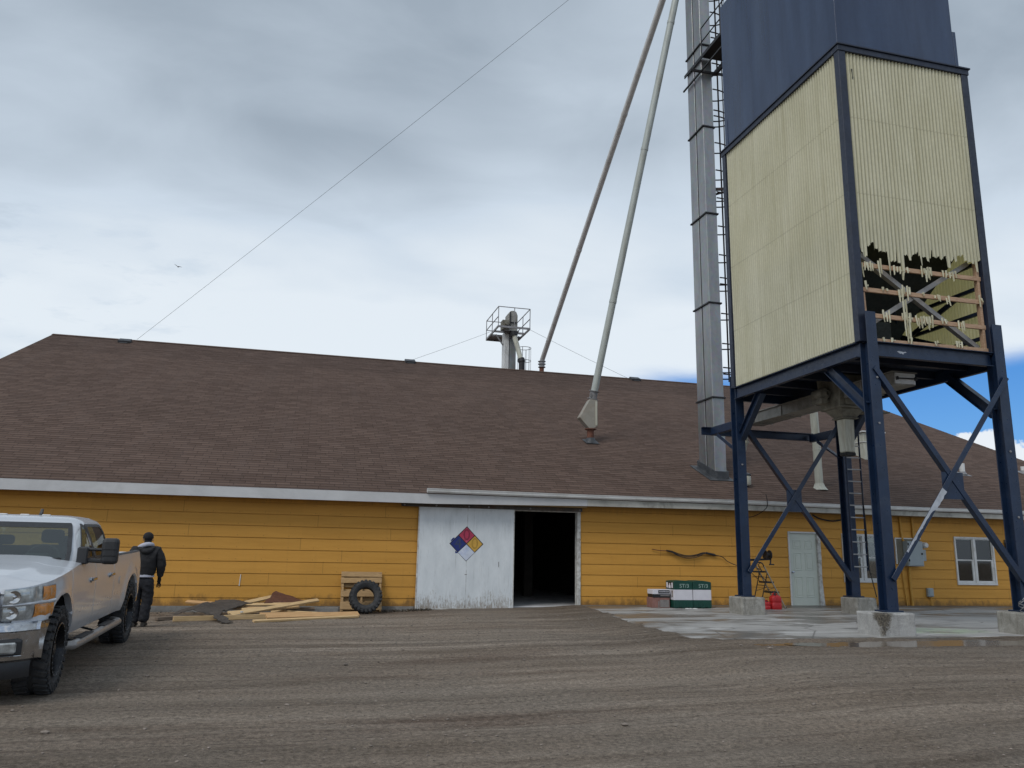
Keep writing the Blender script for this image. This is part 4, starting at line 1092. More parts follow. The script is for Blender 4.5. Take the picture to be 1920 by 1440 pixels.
# torn slivers still nailed to the girts
rnd = random.Random(8)
def sliver(x, zt, zb_, w_):
    m = MB(); u = x; H = zt - zb_
    while u < x + w_:
        wd = PITCH * rnd.uniform(.40, .8); t1 = zt - rnd.uniform(0, .06); b1 = zb_ + rnd.uniform(0, .45) * H; top = []; 
        n = 6; dx_ = rnd.uniform(-.02, .02); dy_ = rnd.uniform(-.02, .0)
        rows = []
        for k in range(n + 1):
            q = k / n; z = lerp(t1, b1, q); ww = wd * (1 - .55 * q ** 2) * rnd.uniform(.8, 1.1)
            c = u + wd / 2 + dx_ * q * q; y = -7.948 + dy_ * q
            rows.append([Vector((c - ww / 2, y + .010, z)), Vector((c, y - .010, z + rnd.uniform(-.012, .012))), Vector((c + ww / 2, y + .010, z))])
        m.grid(rows); u += wd + PITCH * rnd.uniform(.0, .35)
        if rnd.random() < .35 and H > .1: m.grid([[Vector((u - wd, -7.947, lerp(t1, b1, .45))), Vector((u - wd, -7.947, lerp(t1, b1, .62)))], [Vector((u + .01, -7.947, lerp(t1, b1, .40))), Vector((u + .01, -7.947, lerp(t1, b1, .6)))]])
    m.build('torn_sliver', 'cream_sheet', tow, smooth=80, normals=False)
for x, z, dn, w_ in ((10.59, 7.20, .30, .08), (10.70, 7.2, .17, .14), (10.98, 7.30, .33, .07), (11.35, 7.22, .20, .07), (11.50, 7.22, .17, .16), (12.03, 7.26, .24, .20), (12.12, 7.2, .30, .07), (12.55, 7.24, .2, .10), (12.72, 7.24, .2, .14), (10.63, 6.78, .16, .05), (11.03, 6.7, .06, .09), (11.42, 6.72, .3, .06), (11.52, 6.78, .27, .13), (11.50, 6.5, .75, .06), (12.0, 6.7, .1, .06), (12.3, 6.68, .10, .10), (12.58, 6.66, .2, .05), (11.0, 6.2, .24, .13), (11.46, 6.2, .2, .16), (11.56, 6.1, .5, .06), (11.78, 6.16, .22, .26), (12.1, 6.2, .25, .07), (12.42, 6.16, .08, .10), (12.82, 6.14, .22, .12), (10.63, 5.70, .16, .12), (10.95, 5.66, .10, .05), (11.15, 5.68, .09, .04), (11.55, 5.72, .16, .06), (12.2, 5.70, .12, .08), (12.72, 5.70, .12, .14), (13.42, 6.75, .2, .06)):
    sliver(x, z + .07, z - dn * 1.05, w_ * 1.35)
mb = MB(); mb.prism([(10.70, 11.62), (10.73, 11.62), (10.735, 11.42), (10.76, 11.45), (10.75, 11.36), (10.71, 11.38), (10.715, 11.5)], 'y', -7.96, -7.952); mb.build('small_hole', 'hopper_dark', tow)
mb = MB(); mb.prism([(11.22, 5.40), (11.27, 5.415), (11.38, 5.40), (11.42, 5.41), (11.45, 5.395), (11.38, 5.375), (11.36, 5.345), (11.33, 5.37), (11.29, 5.36)], 'y', -7.9995, -7.9985); mb.build('paint_chip', 'white_primer', tow)
# drag conveyor below the deck
mb = MB(); mb.b2((11.79, -7.18, 4.94), (12.33, -1.30, 5.20)); cv = mb.build('conveyor_trough', 'dirtygalv', tow, bevel=.006)
mb = MB(); mb.b2((11.74, -7.2, 5.203), (12.38, -1.28, 5.225))
for y in (-6.2, -4.6, -3.1, -1.8): mb.b2((11.765, y, 4.92), (12.355, y + .04, 5.2025))
mb.build('flange', 'dirtygalv', cv, bevel=.003)
mb = MB(); mb.b2((11.81, -7.206, 4.96), (12.31, -7.183, 5.19)); mb.build('end_plate', 'white_trim', cv, bevel=.004)
mb = MB(); mb.tube([(11.83, -7.25, 5.06), (12.33, -7.25, 5.075)], .014, 8); mb.b2((11.82, -7.26, 5.03), (11.85, -7.207, 5.10)); mb.b2((12.28, -7.26, 5.04), (12.31, -7.207, 5.11)); mb.build('hand_bar', 'darksteel', cv)
mb = MB(); mb.lathe([(0, -.012), (.072, -.010), (.078, 0)], (11.79, -6.72, 5.075), 'x', 20); mb.build('round_sticker', 'print_pale', cv, smooth=30)
# gearbox, discharge hopper and spout
mb = MB(); z = 4.93
def frus(m, x0, x1, y0, y1, z0, X0, X1, Y0, Y1, z1):
    m.add([(x0, y0, z0), (x1, y0, z0), (x1, y1, z0), (x0, y1, z0), (X0, Y0, z1), (X1, Y0, z1), (X1, Y1, z1), (X0, Y1, z1)], [(0, 3, 2, 1), (4, 5, 6, 7), (0, 1, 5, 4), (1, 2, 6, 5), (2, 3, 7, 6), (3, 0, 4, 7)])
frus(mb, 11.68, 12.44, -5.52, -4.85, 4.74, 11.66, 12.50, -5.65, -4.75, 5.5)
frus(mb, 11.90, 12.24, -5.36, -5.02, 4.53, 11.72, 12.40, -5.50, -4.88, 4.738)
hp = mb.build('discharge_hopper', 'cast', tow, bevel=.02)
mb = MB(); mb.b2((11.70, -5.60, 4.735), (12.56, -4.80, 4.765)); mb.b2((11.86, -5.40, 4.515), (12.28, -4.98, 4.54)); mb.b2((12.52, -5.4, 4.70), (13.15, -5.0, 4.73)); mb.b2((11.82, -5.58, 4.8), (12.05, -5.552, 5.15)); mb.build('flange', 'cast', hp, bevel=.004)
mb = MB(); frus(mb, 11.94, 12.19, -5.32, -5.08, 3.74, 11.92, 12.20, -5.34, -5.06, 4.513); spo = mb.build('spout', 'spout_white', tow, bevel=.02)
mb = MB(); mb.b2((11.93, -5.33, 3.66), (12.20, -5.07, 3.738)); mb.build('rubber_cuff', 'rubber', spo, bevel=.02)
mb = MB(); mb.lathe([(0, -.24), (.12, -.23), (.14, -.18), (.14, .14), (.10, .2), (.04, .22)], (11.52, -5.05, 5.08), 'y', 18); mb.b2((11.42, -5.2, 4.88), (11.72, -4.9, 4.96)); mb.lathe([(.06, -.33), (.06, -.22)], (11.52, -5.05, 5.08), 'y', 12); mb.b2((11.35, -5.35, 4.83), (11.5, -5.2, 4.95)); mb.build('motor', 'cast', tow, smooth=40)
mb = MB(); mb.tube([(11.40, -1.9, 4.93), (11.36, -1.9, 4.36), (11.26, -1.85, 3.7)], [.12, .11, .06], 14); mb.lathe([(.15, 4.34), (.15, 4.38)], (11.36, -1.9, 0), 'z', 14); mb.build('drop_pipe', 'spout_white', tow, smooth=40)
# ladder up the rear right leg
mb = MB(); 
for x in (13.41, 13.83): mb.bar((x, -3.36, 1.05), (x, -3.36, 5.3), .05, .014, (1, 0, 0))
ld = mb.build('ladder', 'blue', tow)
for k in range(14):
    mb = MB(); mb.tube([(13.41, -3.36, 1.15 + k * .305), (13.83, -3.36, 1.15 + k * .305)], .016, 8); mb.build('rung', 'brace_grey', ld, smooth=True)
mb = MB(); mb.tube([(13.80, -3.38, 3.2), (13.83, -3.40, 2.2), (13.84, -3.40, 1.1), (13.98, -3.42, .42)], .013, 7); mb.build('cable', 'rubber', tow, smooth=True)
for x, y, z in ((10.57, -8.125, 3.9), (13.62, -8.125, 2.2), (13.6, -8.125, 3.5), (10.54, -3.165, 3.6), (10.60, -8.125, 4.8)):
    mb = MB(); mb.lathe([(0, -.018), (.022, -.016), (.024, 0)], (x, y, z), 'y', 6); mb.build('bolt', 'greysteel', tow)

# footings
def footing(x0, x1, y0, y1, z1, label, seed):
    r_ = random.Random(seed); m = MB(); nx = 7
    loc = ((x0 + x1) / 2, (y0 + y1) / 2, 0)
    bm = bmesh.new(); bmesh.ops.create_cube(bm, size=1)
    bmesh.ops.subdivide_edges(bm, edges=bm.edges[:], cuts=15, use_grid_fill=True)
    for v in bm.verts:
        p = Vector((lerp(x0, x1, v.co.x + .5), lerp(y0, y1, v.co.y + .5), lerp(-.12, z1, v.co.z + .5)))
        e_ = (abs(v.co.x) > .49) + (abs(v.co.y) > .49) + (abs(v.co.z) > .49)
        n_ = mnoise.noise(p * 6 + Vector((seed, 0, 0)))
        k = .010 * n_
        if e_ >= 2: k -= .016 + .022 * max(0, mnoise.noise(p * 4.5 + Vector((0, seed, 0))))
        if v.co.z > .49 and e_ >= 2: k -= .028 * max(0, mnoise.noise(p * 9.))
        c_ = Vector((loc[0], loc[1], z1 / 2)); p += (p - c_).normalized() * k
        v.co = p - Vector(loc)
    me = bpy.data.meshes.new('concrete_footing'); 
    bm.to_mesh(me); bm.free(); me.materials.append(M['block_chipped' if seed == 1 else 'block'])
    o = bpy.data.objects.new('concrete_footing', me); COL.objects.link(o); o.location = loc
    tag(o, label, 'footing', 'concrete footings under the tower legs'); return o
footing(10.07, 10.83, -8.36, -7.70, .40, 'pale concrete footing with a dark chipped corner under the tower leg nearest the camera', 1)
footing(13.28, 14.05, -8.36, -7.68, .40, 'concrete footing with a tangle of cable on it at the far right', 2)
footing(10.22, 10.86, -3.42, -2.80, .40, 'concrete footing between the white and green cartons and the red fuel cans', 3)
footing(13.38, 13.98, -3.42, -2.80, .40, 'concrete footing below the leg that carries the ladder, right of the small door', 4)
# cable tangle on the right footing
mb = MB(); rnd = random.Random(4)
for k in range(4):
    c = Vector((13.50 + rnd.uniform(-.05, .05), -8.20, .47 + k * .045)); rr_ = .10 + .03 * rnd.random(); pts = []
    for j in range(22):
        a = j / 21 * 6.0 + k; pts.append(c + Vector((rr_ * math.cos(a), .05 * math.sin(a * 2) + rnd.uniform(-.01, .01), .07 * math.sin(a))))
    mb.tube(pts, .009, 6)
solo(mb, 'cable_coil', 'greysteel', (13.5, -8.2, .40), 'small tangle of loose cable lying on the right hand concrete footing', 'cable', smooth=True)
# hand winch on an arm off the rear left leg
wn_ = thing('hand_winch', (10.66, -3.1, 1.26), 'black hand winch with a crank on the tower leg above the step ladder', 'winch')
mb = MB(); mb.bar((10.67, -3.1, 1.27), (11.22, -3.14, 1.30), .05, .05); mb.build('arm', 'darksteel', wn_, bevel=.004)
mb = MB(); mb.lathe([(.05, -.05), (.05, .05)], (11.13, -3.16, 1.40), 'x', 14)
for dx_ in (-.06, .06): mb.lathe([(0, dx_ - .008), (.115, dx_ - .008), (.115, dx_ + .008), (0, dx_ + .008)], (11.13, -3.16, 1.40), 'x', 20)
mb.build('spool', 'darksteel', wn_, smooth=30)
mb = MB(); mb.bar((11.23, -3.16, 1.40), (11.20, -3.16, 1.17), .02, .03, (1, 0, 0)); mb.tube([(11.17, -3.16, 1.17), (11.30, -3.16, 1.17)], .016, 8); mb.build('crank', 'darksteel', wn_)

# ------------------------------------------------------------------ bucket elevator behind the tower
ev = thing('bucket_elevator', (12.61, 2.1, roofz(2.1)), 'tall twin galvanised elevator shaft passing up through the roof behind the tower', 'elevator')
EX0, EX1, EY0, EY1 = 12.41, 12.81, 1.60, 2.63
for y0, y1 in ((EY0, 2.075), (2.15, EY1)):
    mb = MB(); mb.b2((EX0, y0, 3.5), (EX1, y1, 24.2)); mb.build('casing', 'galv', ev, bevel=.012)
mb = MB(); mb.b2((EX0 + .12, 2.076, 3.5), (EX1 - .12, 2.149, 24.2)); mb.build('filler_plate', 'darksteel', ev)
for z in (6.30, 9.47, 12.62, 15.83, 19.0, 22.2):
    mb = MB(); mb.b2((EX0 - .045, EY0 - .045, z), (EX1 + .045, EY1 + .045, z + .05)); mb.build('flange', 'darksteel', ev, bevel=.004)
mb = MB(); mb.b2((EX0 - .35, EY0 - .2, 22.9), (EX1 + .35, EY1 + .2, 25.0)); mb.build('head', 'galv', ev, bevel=.15, seg=3)
mb = MB()
zr = lambda y: roofz(y)
for (xa, xb, ya, yb) in ((EX0 - .05, EX0 - .002, EY0 - .05, EY1 + .05), (EX1 + .002, EX1 + .05, EY0 - .05, EY1 + .05), (EX0 - .002, EX1 + .002, EY0 - .05, EY0 - .003), (EX0 - .002, EX1 + .002, EY1 + .003, EY1 + .05)):
    mb.add([(xa, ya, zr(ya) - .1), (xb, ya, zr(ya) - .1), (xb, yb, zr(yb) - .1), (xa, yb, zr(yb) - .1), (xa, ya, zr(ya) + .26), (xb, ya, zr(ya) + .26), (xb, yb, zr(yb) + .22), (xa, yb, zr(yb) + .22)], [(0, 3, 2, 1), (4, 5, 6, 7), (0, 1, 5, 4), (1, 2, 6, 5), (2, 3, 7, 6), (3, 0, 4, 7)])
mb.bar((12.55, EY0 - .22, zr(EY0 - .22) + .02), (12.55, EY1 + .1, zr(EY1 + .1) + .02), .85, .022, (0, -SL, 1))
mb.build('flashing', 'flash', ev)
# caged ladder on its far side
mb = MB()
for y in (1.92, 2.32): mb.bar((12.93, y, 6.7), (12.93, y, 24), .07, .02, (1, 0, 0))
el = mb.build('ladder', 'cage', ev)
mb = MB(); k = 0; z = 6.9
while z < 24: mb.tube([(12.93, 1.92, z), (12.93, 2.32, z)], .016, 6); z += .3
mb.build('rungs', 'cage', el)
mb = MB(); z = 7.15; k = 0
while z < 24:
    mb.ring((12.98, 2.12, z), .70, .36, .024, 16, 5, -95, 95); 
    if k % 3 == 0: mb.ring((12.98, 2.12, z + .22), .70, .36, .024, 16, 5, -95, 95)
    z += 1.03; k += 1
for a in (-60, -25, 10, 45): mb.bar((12.98 + .70 * math.cos(R(a)), 2.12 + .36 * math.sin(R(a)), 7.05 if a != 10 else 6.4), (12.98 + .70 * math.cos(R(a)), 2.12 + .36 * math.sin(R(a)), 24), .055, .012, (math.cos(R(a)), math.sin(R(a)), 0))
mb.build('safety_cage', 'cage', ev)
mb = MB(); mb.bar((12.82, 1.75, 13.62), (13.5, 1.5, 13.62), .07, .09); mb.bar((12.82, 2.4, 13.62), (13.5, 1.5, 13.62), .05, .06); mb.build('stay_bracket', 'cage', ev)
# catwalk towards the bin top
cw = MB()
for x in (12.36, 13.25): cw.bar((x, -3.2, 18.42), (x, 2.75, 18.42), .03, .12)
cwo = cw.build('catwalk', 'darksteel', ev)
mb = MB(); mb.b2((12.38, -3.2, 18.46), (13.23, 1.55, 18.475)); mb.build('walkway_grating', 'darksteel', cwo)
mb = MB()
for x in (12.36, 13.25):
    for z in (18.98, 19.52): mb.tube([(x, -3.2, z), (x, 1.45, z)], .022, 7)
    for y in (1.45, .1, -1.4, -3.0): mb.tube([(x, y, 18.40), (x, y, 19.52)], .022, 7)
mb.build('railing', 'darksteel', cwo)
mb = MB(); mb.bar((11.95, 1.5, 17.86), (13.3, 1.5, 17.9), .06, .08); mb.bar((12.33, 2.8, 17.86), (12.33, -.4, 17.86), .05, .05); mb.bar((12.9, 1.5, 17.86), (13.3, -1.2, 18.38), .08, .08); mb.build('support_frame', 'darksteel', cwo)
# blower and light by its base
bw = thing('roof_blower', (13.12, .95, roofz(.95)), 'small cream fan housing on the roof beside the elevator base', 'fan')
mb = MB(); mb.lathe([(0, .03), (.13, .04), (.16, .08), (.16, .30), (.10, .36)], (13.10, .98, roofz(.98)), 'z', 18); mb.build('housing', 'spout_white', bw, smooth=40)
mb = MB(); mb.lathe([(.17, .35), (.17, .38), (.06, .44), (0, .45)], (13.10, .98, roofz(.98)), 'z', 18); mb.build('cap', 'flash', bw, smooth=40)

# spouts from the elevator head down to the roof
HEADP = Vector((12.0, 1.8, 23.5))
s1 = thing('grain_spout', (11.28, 17.0, roofz(16.8)), 'darker grey long spout pipe ending in a collar at the roof ridge', 'spout pipe', 'long sloping spout pipes')
a = Vector((11.30, 17.0, 11.02))
mb = MB(); mb.tube([a, HEADP], .125, 18); pp = mb.build('pipe', 'pipe_grey', s1, smooth=True)
dirn = (HEADP - a).normalized()
for q in (.33, .66):
    mb = MB(); c = a.lerp(HEADP, q); mb.tube([c - dirn * .06, c + dirn * .06], .137, 18); mb.build('joint', 'pipe_grey', pp, smooth=30)
mb = MB()
for z, r_ in ((10.66, .135), (10.73, .18), (10.74, .18), (10.76, .14), (10.84, .14), (10.85, .18), (10.87, .18), (10.88, .14), (10.98, .14), (10.99, .19), (11.02, .19), (11.03, .125)): pass
mb.lathe([(.135, 10.62), (.19, 10.63), (.19, 10.66), (.14, 10.67), (.14, 10.78), (.20, 10.79), (.20, 10.82), (.14, 10.83), (.14, 10.92), (.20, 10.93), (.20, 10.96), (.13, 10.98)], (11.285, 17.0, 0), 'z', 18); mb.build('collar', 'greysteel', s1, smooth=30)
mb = MB(); mb.tube([(11.27, 17.0, 10.1), (11.28, 17.0, 10.64)], .12, 16); mb.build('roof_stub', 'rust', s1, smooth=True)
s2 = thing('grain_spout', (9.45, 4.83, roofz(4.83)), 'paler long spout pipe with a wedge boot landing mid roof', 'spout pipe', 'long sloping spout pipes')
a = Vector((9.60, 4.83, 6.95))
mb = MB(); mb.tube([a, HEADP + Vector((.12, -.2, 0))], .125, 18); pp = mb.build('pipe', 'pipe_pale', s2, smooth=True)
dirn = (HEADP - a).normalized()
for q in (.19, .52, .8):
    mb = MB(); c = a.lerp(HEADP + Vector((.12, -.2, 0)), q); mb.tube([c - dirn * .05, c + dirn * .05], .135, 18); mb.build('joint', 'pipe_pale', pp, smooth=30)
mb = MB(); d_ = dirn
for q, r_ in ((-.02, .19), (-.30, .20)):
    mb.tube([a + d_ * q, a + d_ * (q + .02)], r_, 18)
mb.tube([a - d_ * .3, a - d_ * .02], .135, 18); mb.b2((9.40, 4.72, 6.72), (9.46, 4.76, 6.86)); mb.build('collar', 'greysteel', s2, smooth=30)
mb = MB(); mb.prism([(9.38, 6.62), (9.66, 6.60), (9.67, 5.68), (9.53, 5.60), (9.36, 5.58), (9.0, 5.96)], 'y', 4.68, 4.97); mb.build('boot', 'boot_grey', s2, bevel=.012)
mb = MB(); mb.b2((9.58, 4.655, 5.70), (9.64, 4.679, 6.55)); mb.build('boot_rib', 'spout_white', s2)
mb = MB(); mb.lathe([(.20, 5.565), (.20, 5.595), (.12, 5.60)], (9.45, 4.83, 0), 'z', 16); mb.tube([(9.45, 4.83, 5.05), (9.45, 4.83, 5.57)], .12, 16); mb.build('neck', 'rust', s2, smooth=30)
mb = MB(); z = roofz(4.83); mb.lathe([(.22, -.05), (.18, .05), (.15, .13), (.13, .15)], (9.45, 4.83, z), 'z', 16); mb.box((9.45, 4.80, z + .022), (.48, .5, .012), Matrix.Rotation(math.atan(SL), 3, 'X')); mb.build('flashing', 'flash', s2, smooth=30)

# small elevator beyond the ridge
re_ = thing('roof_elevator', (9.92, 18.6, 9.6), 'small elevator head with a railed platform standing beyond the roof ridge', 'elevator')
mb = MB(); mb.b2((9.62, 18.3, 9.0), (9.86, 18.9, 12.75)); mb.build('casing', 'white_trim', re_, bevel=.01)
mb = MB(); mb.b2((9.90, 18.3, 9.0), (10.24, 18.9, 12.75)); mb.build('casing', 'galv', re_, bevel=.01)
PX0, PX1, PY0, PY1, PZ = 9.0, 10.68, 17.2, 20.0, 12.68
mb = MB(); 
for p, q in (((PX0, PY0, PZ), (PX1, PY0, PZ)), ((PX0, PY1, PZ), (PX1, PY1, PZ)), ((PX0, PY0, PZ), (PX0, PY1, PZ)), ((PX1, PY0, PZ), (PX1, PY1, PZ)), ((PX0, 18.2, PZ), (PX1, 18.2, PZ)), ((PX0, 19.0, PZ), (PX1, 19.0, PZ))): mb.bar(p, q, .06, .10)
mb.b2((PX0, 18.95, PZ + .02), (PX1, PY1, PZ + .03)); mb.b2((9.5, 17.9, PZ + .02), (10.3, 18.3, PZ + .03))
pf = mb.build('platform', 'greysteel', re_)
mb = MB()
for z in (PZ + .53, PZ + 1.06):
    for p, q in (((PX0, PY0), (PX1, PY0)), ((PX0, PY1), (PX1, PY1)), ((PX0, PY0), (PX0, PY1)), ((PX1, PY0), (PX1, PY1))): 
        if z < PZ + .6 and p[1] == q[1] == PY0: continue
        mb.bar((*p, z), (*q, z), .035, .035)
for x, y in ((PX0, PY0), (9.85, PY0), (PX1, PY0), (PX0, 18.6), (PX1, 18.6), (PX0, PY1), (PX1, PY1)): mb.bar((x, y, PZ), (x, y, PZ + 1.06), .035, .035)
mb.build('railing', 'greysteel', re_)
mb = MB(); mb.prism([(9.72, PZ + .05), (10.26, PZ + .05), (10.26, PZ + .95), (10.18, PZ + 1.15), (10.02, PZ + 1.2), (9.86, PZ + 1.17), (9.74, PZ + 1.0)], 'y', 18.1, 18.8); hd = mb.build('head', 'dirtygalv', re_, bevel=.04, seg=2)
mb = MB(); mb.b2((9.42, 18.0, PZ + .1), (9.78, 18.5, PZ + .62)); mb.b2((9.46, 17.92, PZ + .16), (9.74, 18.0, PZ + .56)); mb.lathe([(0, -.3), (.12, -.29), (.12, 0)], (9.62, 18.0, PZ + .38), 'y', 14); mb.build('motor', 'cast', re_, bevel=.01)
mb = MB(); mb.b2((9.82, 18.05, PZ + .30), (9.87, 18.1, PZ + 1.1)); mb.b2((9.7, 18.04, PZ + .5), (10.2, 18.09, PZ + .55)); mb.build('belt_guard', 'darksteel', re_)
for x in (9.2, 10.45):
    mb = MB(); mb.bar((x, 18.6, PZ - .05), (9.92 + (x - 9.92) * .45, 18.6, PZ - .6), .06, .06); mb.build('strut', 'greysteel', re_)
mb = MB(); mb.tube([(10.02, 18.0, 12.62), (10.08, 17.95, 12.35), (10.36, 17.7, 11.15)], .13, 14); mb.build('spout', 'spout_white', re_, smooth=True)
mb = MB(); mb.tube([(10.36, 17.7, 11.18), (10.40, 17.66, 11.0)], .19, 14); mb.tube([(10.40, 17.66, 10.05), (10.40, 17.66, 11.0)], .16, 14); mb.build('collar', 'darksteel', re_, smooth=30)
mb = MB(); mb.tube([(10.0, 18.0, 12.66), (10.05, 17.97, 12.45)], .19, 14); mb.build('collar', 'darksteel', re_, smooth=30)
mb = MB()
for k, z in enumerate((9.9, 10.6, 11.3, 12.0)): mb.ring((10.78, 18.6, z), .36, .36, .016, 18, 5)
for a_ in range(0, 360, 60): mb.bar((10.78 + .36 * math.cos(R(a_)), 18.6 + .36 * math.sin(R(a_)), 9.6), (10.78 + .36 * math.cos(R(a_)), 18.6 + .36 * math.sin(R(a_)), 12.0), .03, .012, (math.cos(R(a_)), math.sin(R(a_)), 0))
mb.build('safety_cage', 'greysteel', re_)
# wires
def wire(p, q, r_, sag, label, foot=True):
    p, q = Vector(p), Vector(q); m = MB(); pts = []
    for k in range(25):
        s = k / 24; c = p.lerp(q, s); c.z -= sag * 4 * s * (1 - s); pts.append(c)
    m.tube(pts, r_, 6); return solo(m, 'guy_wire', 'wire', p, label, 'guy wire', 'guy wires', smooth=True)
wire((-7.75, 16.6, roofz(16.6) + .1), (12.11, 1.6, 24.76), .006, .1, 'long guy wire from the left roof vent up past the top of the photo')
wire((4.5, 16.62, roofz(16.62) + .1), (9.0, 18.4, 12.75), .007, .02, 'short guy wire left of the small railed elevator')
wire((15.85, 16.7, roofz(16.7) + .05), (10.68, 17.4, 12.72), .007, .03, 'short guy wire right of the small railed elevator')
# gull
bd = MB(); c = Vector((-14.3, 63.1, 29.6))
bd.tube([c + Vector((.02, -.16, -.01)), c + Vector((0, -.05, 0)), c + Vector((0, .08, 0)), c + Vector((-.01, .2, .01))], [.012, .06, .055, .01], 8)
for s_, up_ in ((-1, .26), (1, -.02)):
    tip = c + Vector((s_ * .42, .0, up_)); midp = c + Vector((s_ * .2, -.03, up_ * .45 + .03))
    bd.add([c + Vector((s_ * .03, -.09, .02)), midp + Vector((0, -.06, 0)), tip, midp + Vector((0, .08, 0)), c + Vector((s_ * .03, .08, .01)), c + Vector((s_ * .03, -.09, .005)), midp + Vector((0, -.06, -.012)), tip + Vector((0, 0, -.004)), midp + Vector((0, .08, -.012)), c + Vector((s_ * .03, .08, 0))], [(0, 1, 2, 3, 4), (9, 8, 7, 6, 5), (0, 5, 6, 1), (1, 6, 7, 2), (2, 7, 8, 3), (3, 8, 9, 4)])
solo(bd, 'bird', 'bird', c, 'small dark bird gliding in the cloudy sky above the left roof', 'bird')
# ------------------------------------------------------------------ lumber and torn roofing by the left wall
def board(p, q, w_, h, mat, label, lift=(0, 0), roll=0., group='loose boards in the pile'):
    z0 = zg(*p) + h / 2 + lift[0] + .012; z1 = zg(*q) + h / 2 + lift[1] + .012
    a, b = Vector((*p, z0)), Vector((*q, z1)); m = MB()
    loc = (a + b) / 2; L_ = (b - a).length; d = (b - a).normalized()
    up = Matrix.Rotation(R(roll), 3, d) @ Vector((0, 0, 1))
    m.box((0, 0, 0), (L_, w_, h))
    me_o = m.build('board', mat, None, off=(0, 0, 0), bevel=.004)
    sd = d.cross(up).normalized(); u = sd.cross(d).normalized()
    me_o.matrix_world = Matrix.Translation(loc) @ Matrix((d, -sd, u)).transposed().to_4x4()
    ORG[me_o.name] = Vector(loc)
    return tag(me_o, label, 'board', group)
board((-2.36, -3.34), (-.10, -2.42), .045, .095, 'lumber', 'long pale board with a torn shingle strip draped over it')
board((-.60, -3.02), (1.36, -2.12), .15, .045, 'lumber2', 'wide orange board lying nearest the leaning tyre on the right of the pile', (.05, .04), 30)
board((-.82, -3.58), (1.34, -2.28), .09, .042, 'lumber', 'narrow board in front of the wide orange one, frontmost of the pile', (0, 0), 12)
board((-2.46, -.75), (-1.55, -1.25), .10, .04, 'lumber2', 'board end sticking out behind the dark shingle sheets next to the wall', (.24, .20), 25)
board((-1.45, -1.10), (-.52, -.55), .10, .04, 'lumber', 'board sloping up to the brown panel at the back of the pile', (.16, .36), 35)
board((-1.32, -2.62), (.48, -1.10), .10, .042, 'lumber', 'long board crossing the pile, its raised end pointing right', (.06, .30), 28)
board((-1.40, -1.05), (.20, -.88), .10, .04, 'lumber', 'pale board lying level under the brown panel', (.18, .20), 25)
board((-1.42, -1.45), (-.45, -1.30), .09, .04, 'lumber2', 'short level board just right of the dark shingle sheets', (.13, .12), 20)
board((-1.40, -2.40), (-.25, -1.60), .09, .042, 'lumber', 'slanted board between the dark shingle sheets and the crossing board', (.08, .15), 22)
board((-1.15, -1.95), (.05, -1.35), .10, .042, 'lumber', 'middle board tucked beneath the crossing board', (.12, .16), 22)
board((-.55, -1.45), (.45, -1.70), .10, .038, 'lumber', 'short pale board right of the pile pointing at the pallet', (.06, .03), 24)
board((-.10, -1.20), (.80, -1.40), .08, .035, 'lumber2', 'small offcut lying on the ground left of the pallet', (.02, .01), 25)
board((-.75, -2.35), (.35, -1.95), .10, .04, 'lumber2', 'orange toned board directly behind the wide orange board', (.05, .04), 25)
board((-2.72, -3.05), (-2.20, -2.70), .14, .06, 'oldwood', 'grey weathered plank end by the feet of the person', (0, .02))
board((-2.60, -2.55), (-1.9, -2.62), .12, .05, 'oldwood', 'dark weathered plank under the left shingle sheet', (.03, .03))
board((-1.95, -2.86), (-1.12, -2.60), .12, .05, 'oldwood', 'grey weathered plank just behind the long pale front board', (.01, .03), 10)
board((-1.62, -.62), (-.95, -.85), .13, .05, 'oldwood', 'grey weathered plank at the back of the pile close to the wall', (.16, .18), 15)
board((-.35, -.75), (.42, -.62), .12, .05, 'oldwood', 'grey weathered plank behind the brown panel', (.05, .07), 15)
def sheet(name, mat, P00, P10, P11, P01, label, cat, amp=.05, seed=0, n=12, group=None, ridge=0.):
    m = MB(); rows = []; rnd_ = random.Random(seed)
    c = [Vector(p) for p in (P00, P10, P11, P01)]
    top = []; bot = []
    for i in range(n + 1):
        r1 = []; r2 = []
        for j in range(n + 1):
            u, v = i / n, j / n
            p = c[0] * (1 - u) * (1 - v) + c[1] * u * (1 - v) + c[2] * u * v + c[3] * (1 - u) * v
            e_ = (i in (0, n)) + (j in (0, n))
            p.z += amp * mnoise.noise(Vector((u * 2.4 + seed, v * 2.4, seed))) + amp * .4 * mnoise.noise(Vector((u * 7 + seed, v * 7, seed))) + ridge * (1 - abs(2 * u - 1))
            if e_: p.x += rnd_.uniform(-.03, .03); p.y += rnd_.uniform(-.03, .03)
            st_ = .018 * ((v * 7) % 1.0)
            r1.append(p + Vector((0, 0, .012 + st_))); r2.append(p)
        top.append(r1); bot.append(r2)
    m.grid(top); m.grid(bot)
    ring_t = [top[i][0] for i in range(n + 1)] + [top[n][j] for j in range(1, n + 1)] + [top[i][n] for i in range(n - 1, -1, -1)] + [top[0][j] for j in range(n - 1, 0, -1)]
    ring_b = [bot[i][0] for i in range(n + 1)] + [bot[n][j] for j in range(1, n + 1)] + [bot[i][n] for i in range(n - 1, -1, -1)] + [bot[0][j] for j in range(n - 1, 0, -1)]
    m.grid([ring_t, ring_b], close=True)
    return solo(m, name, mat, (c[0] + c[1] + c[2] + c[3]) / 4, label, cat, group)
G_ = 'torn shingle sheets on the pile'
gz = -.14
sheet('shingle_sheet', 'shingle_sheet', (-2.65, -2.5, gz + .03), (-1.55, -2.85, gz + .05), (-1.50, -1.7, gz + .15), (-2.3, -1.6, gz + .13), 'large torn dark shingle sheet humped over the left of the pile', 'shingle sheet', .02, 1, 16, G_, .15)
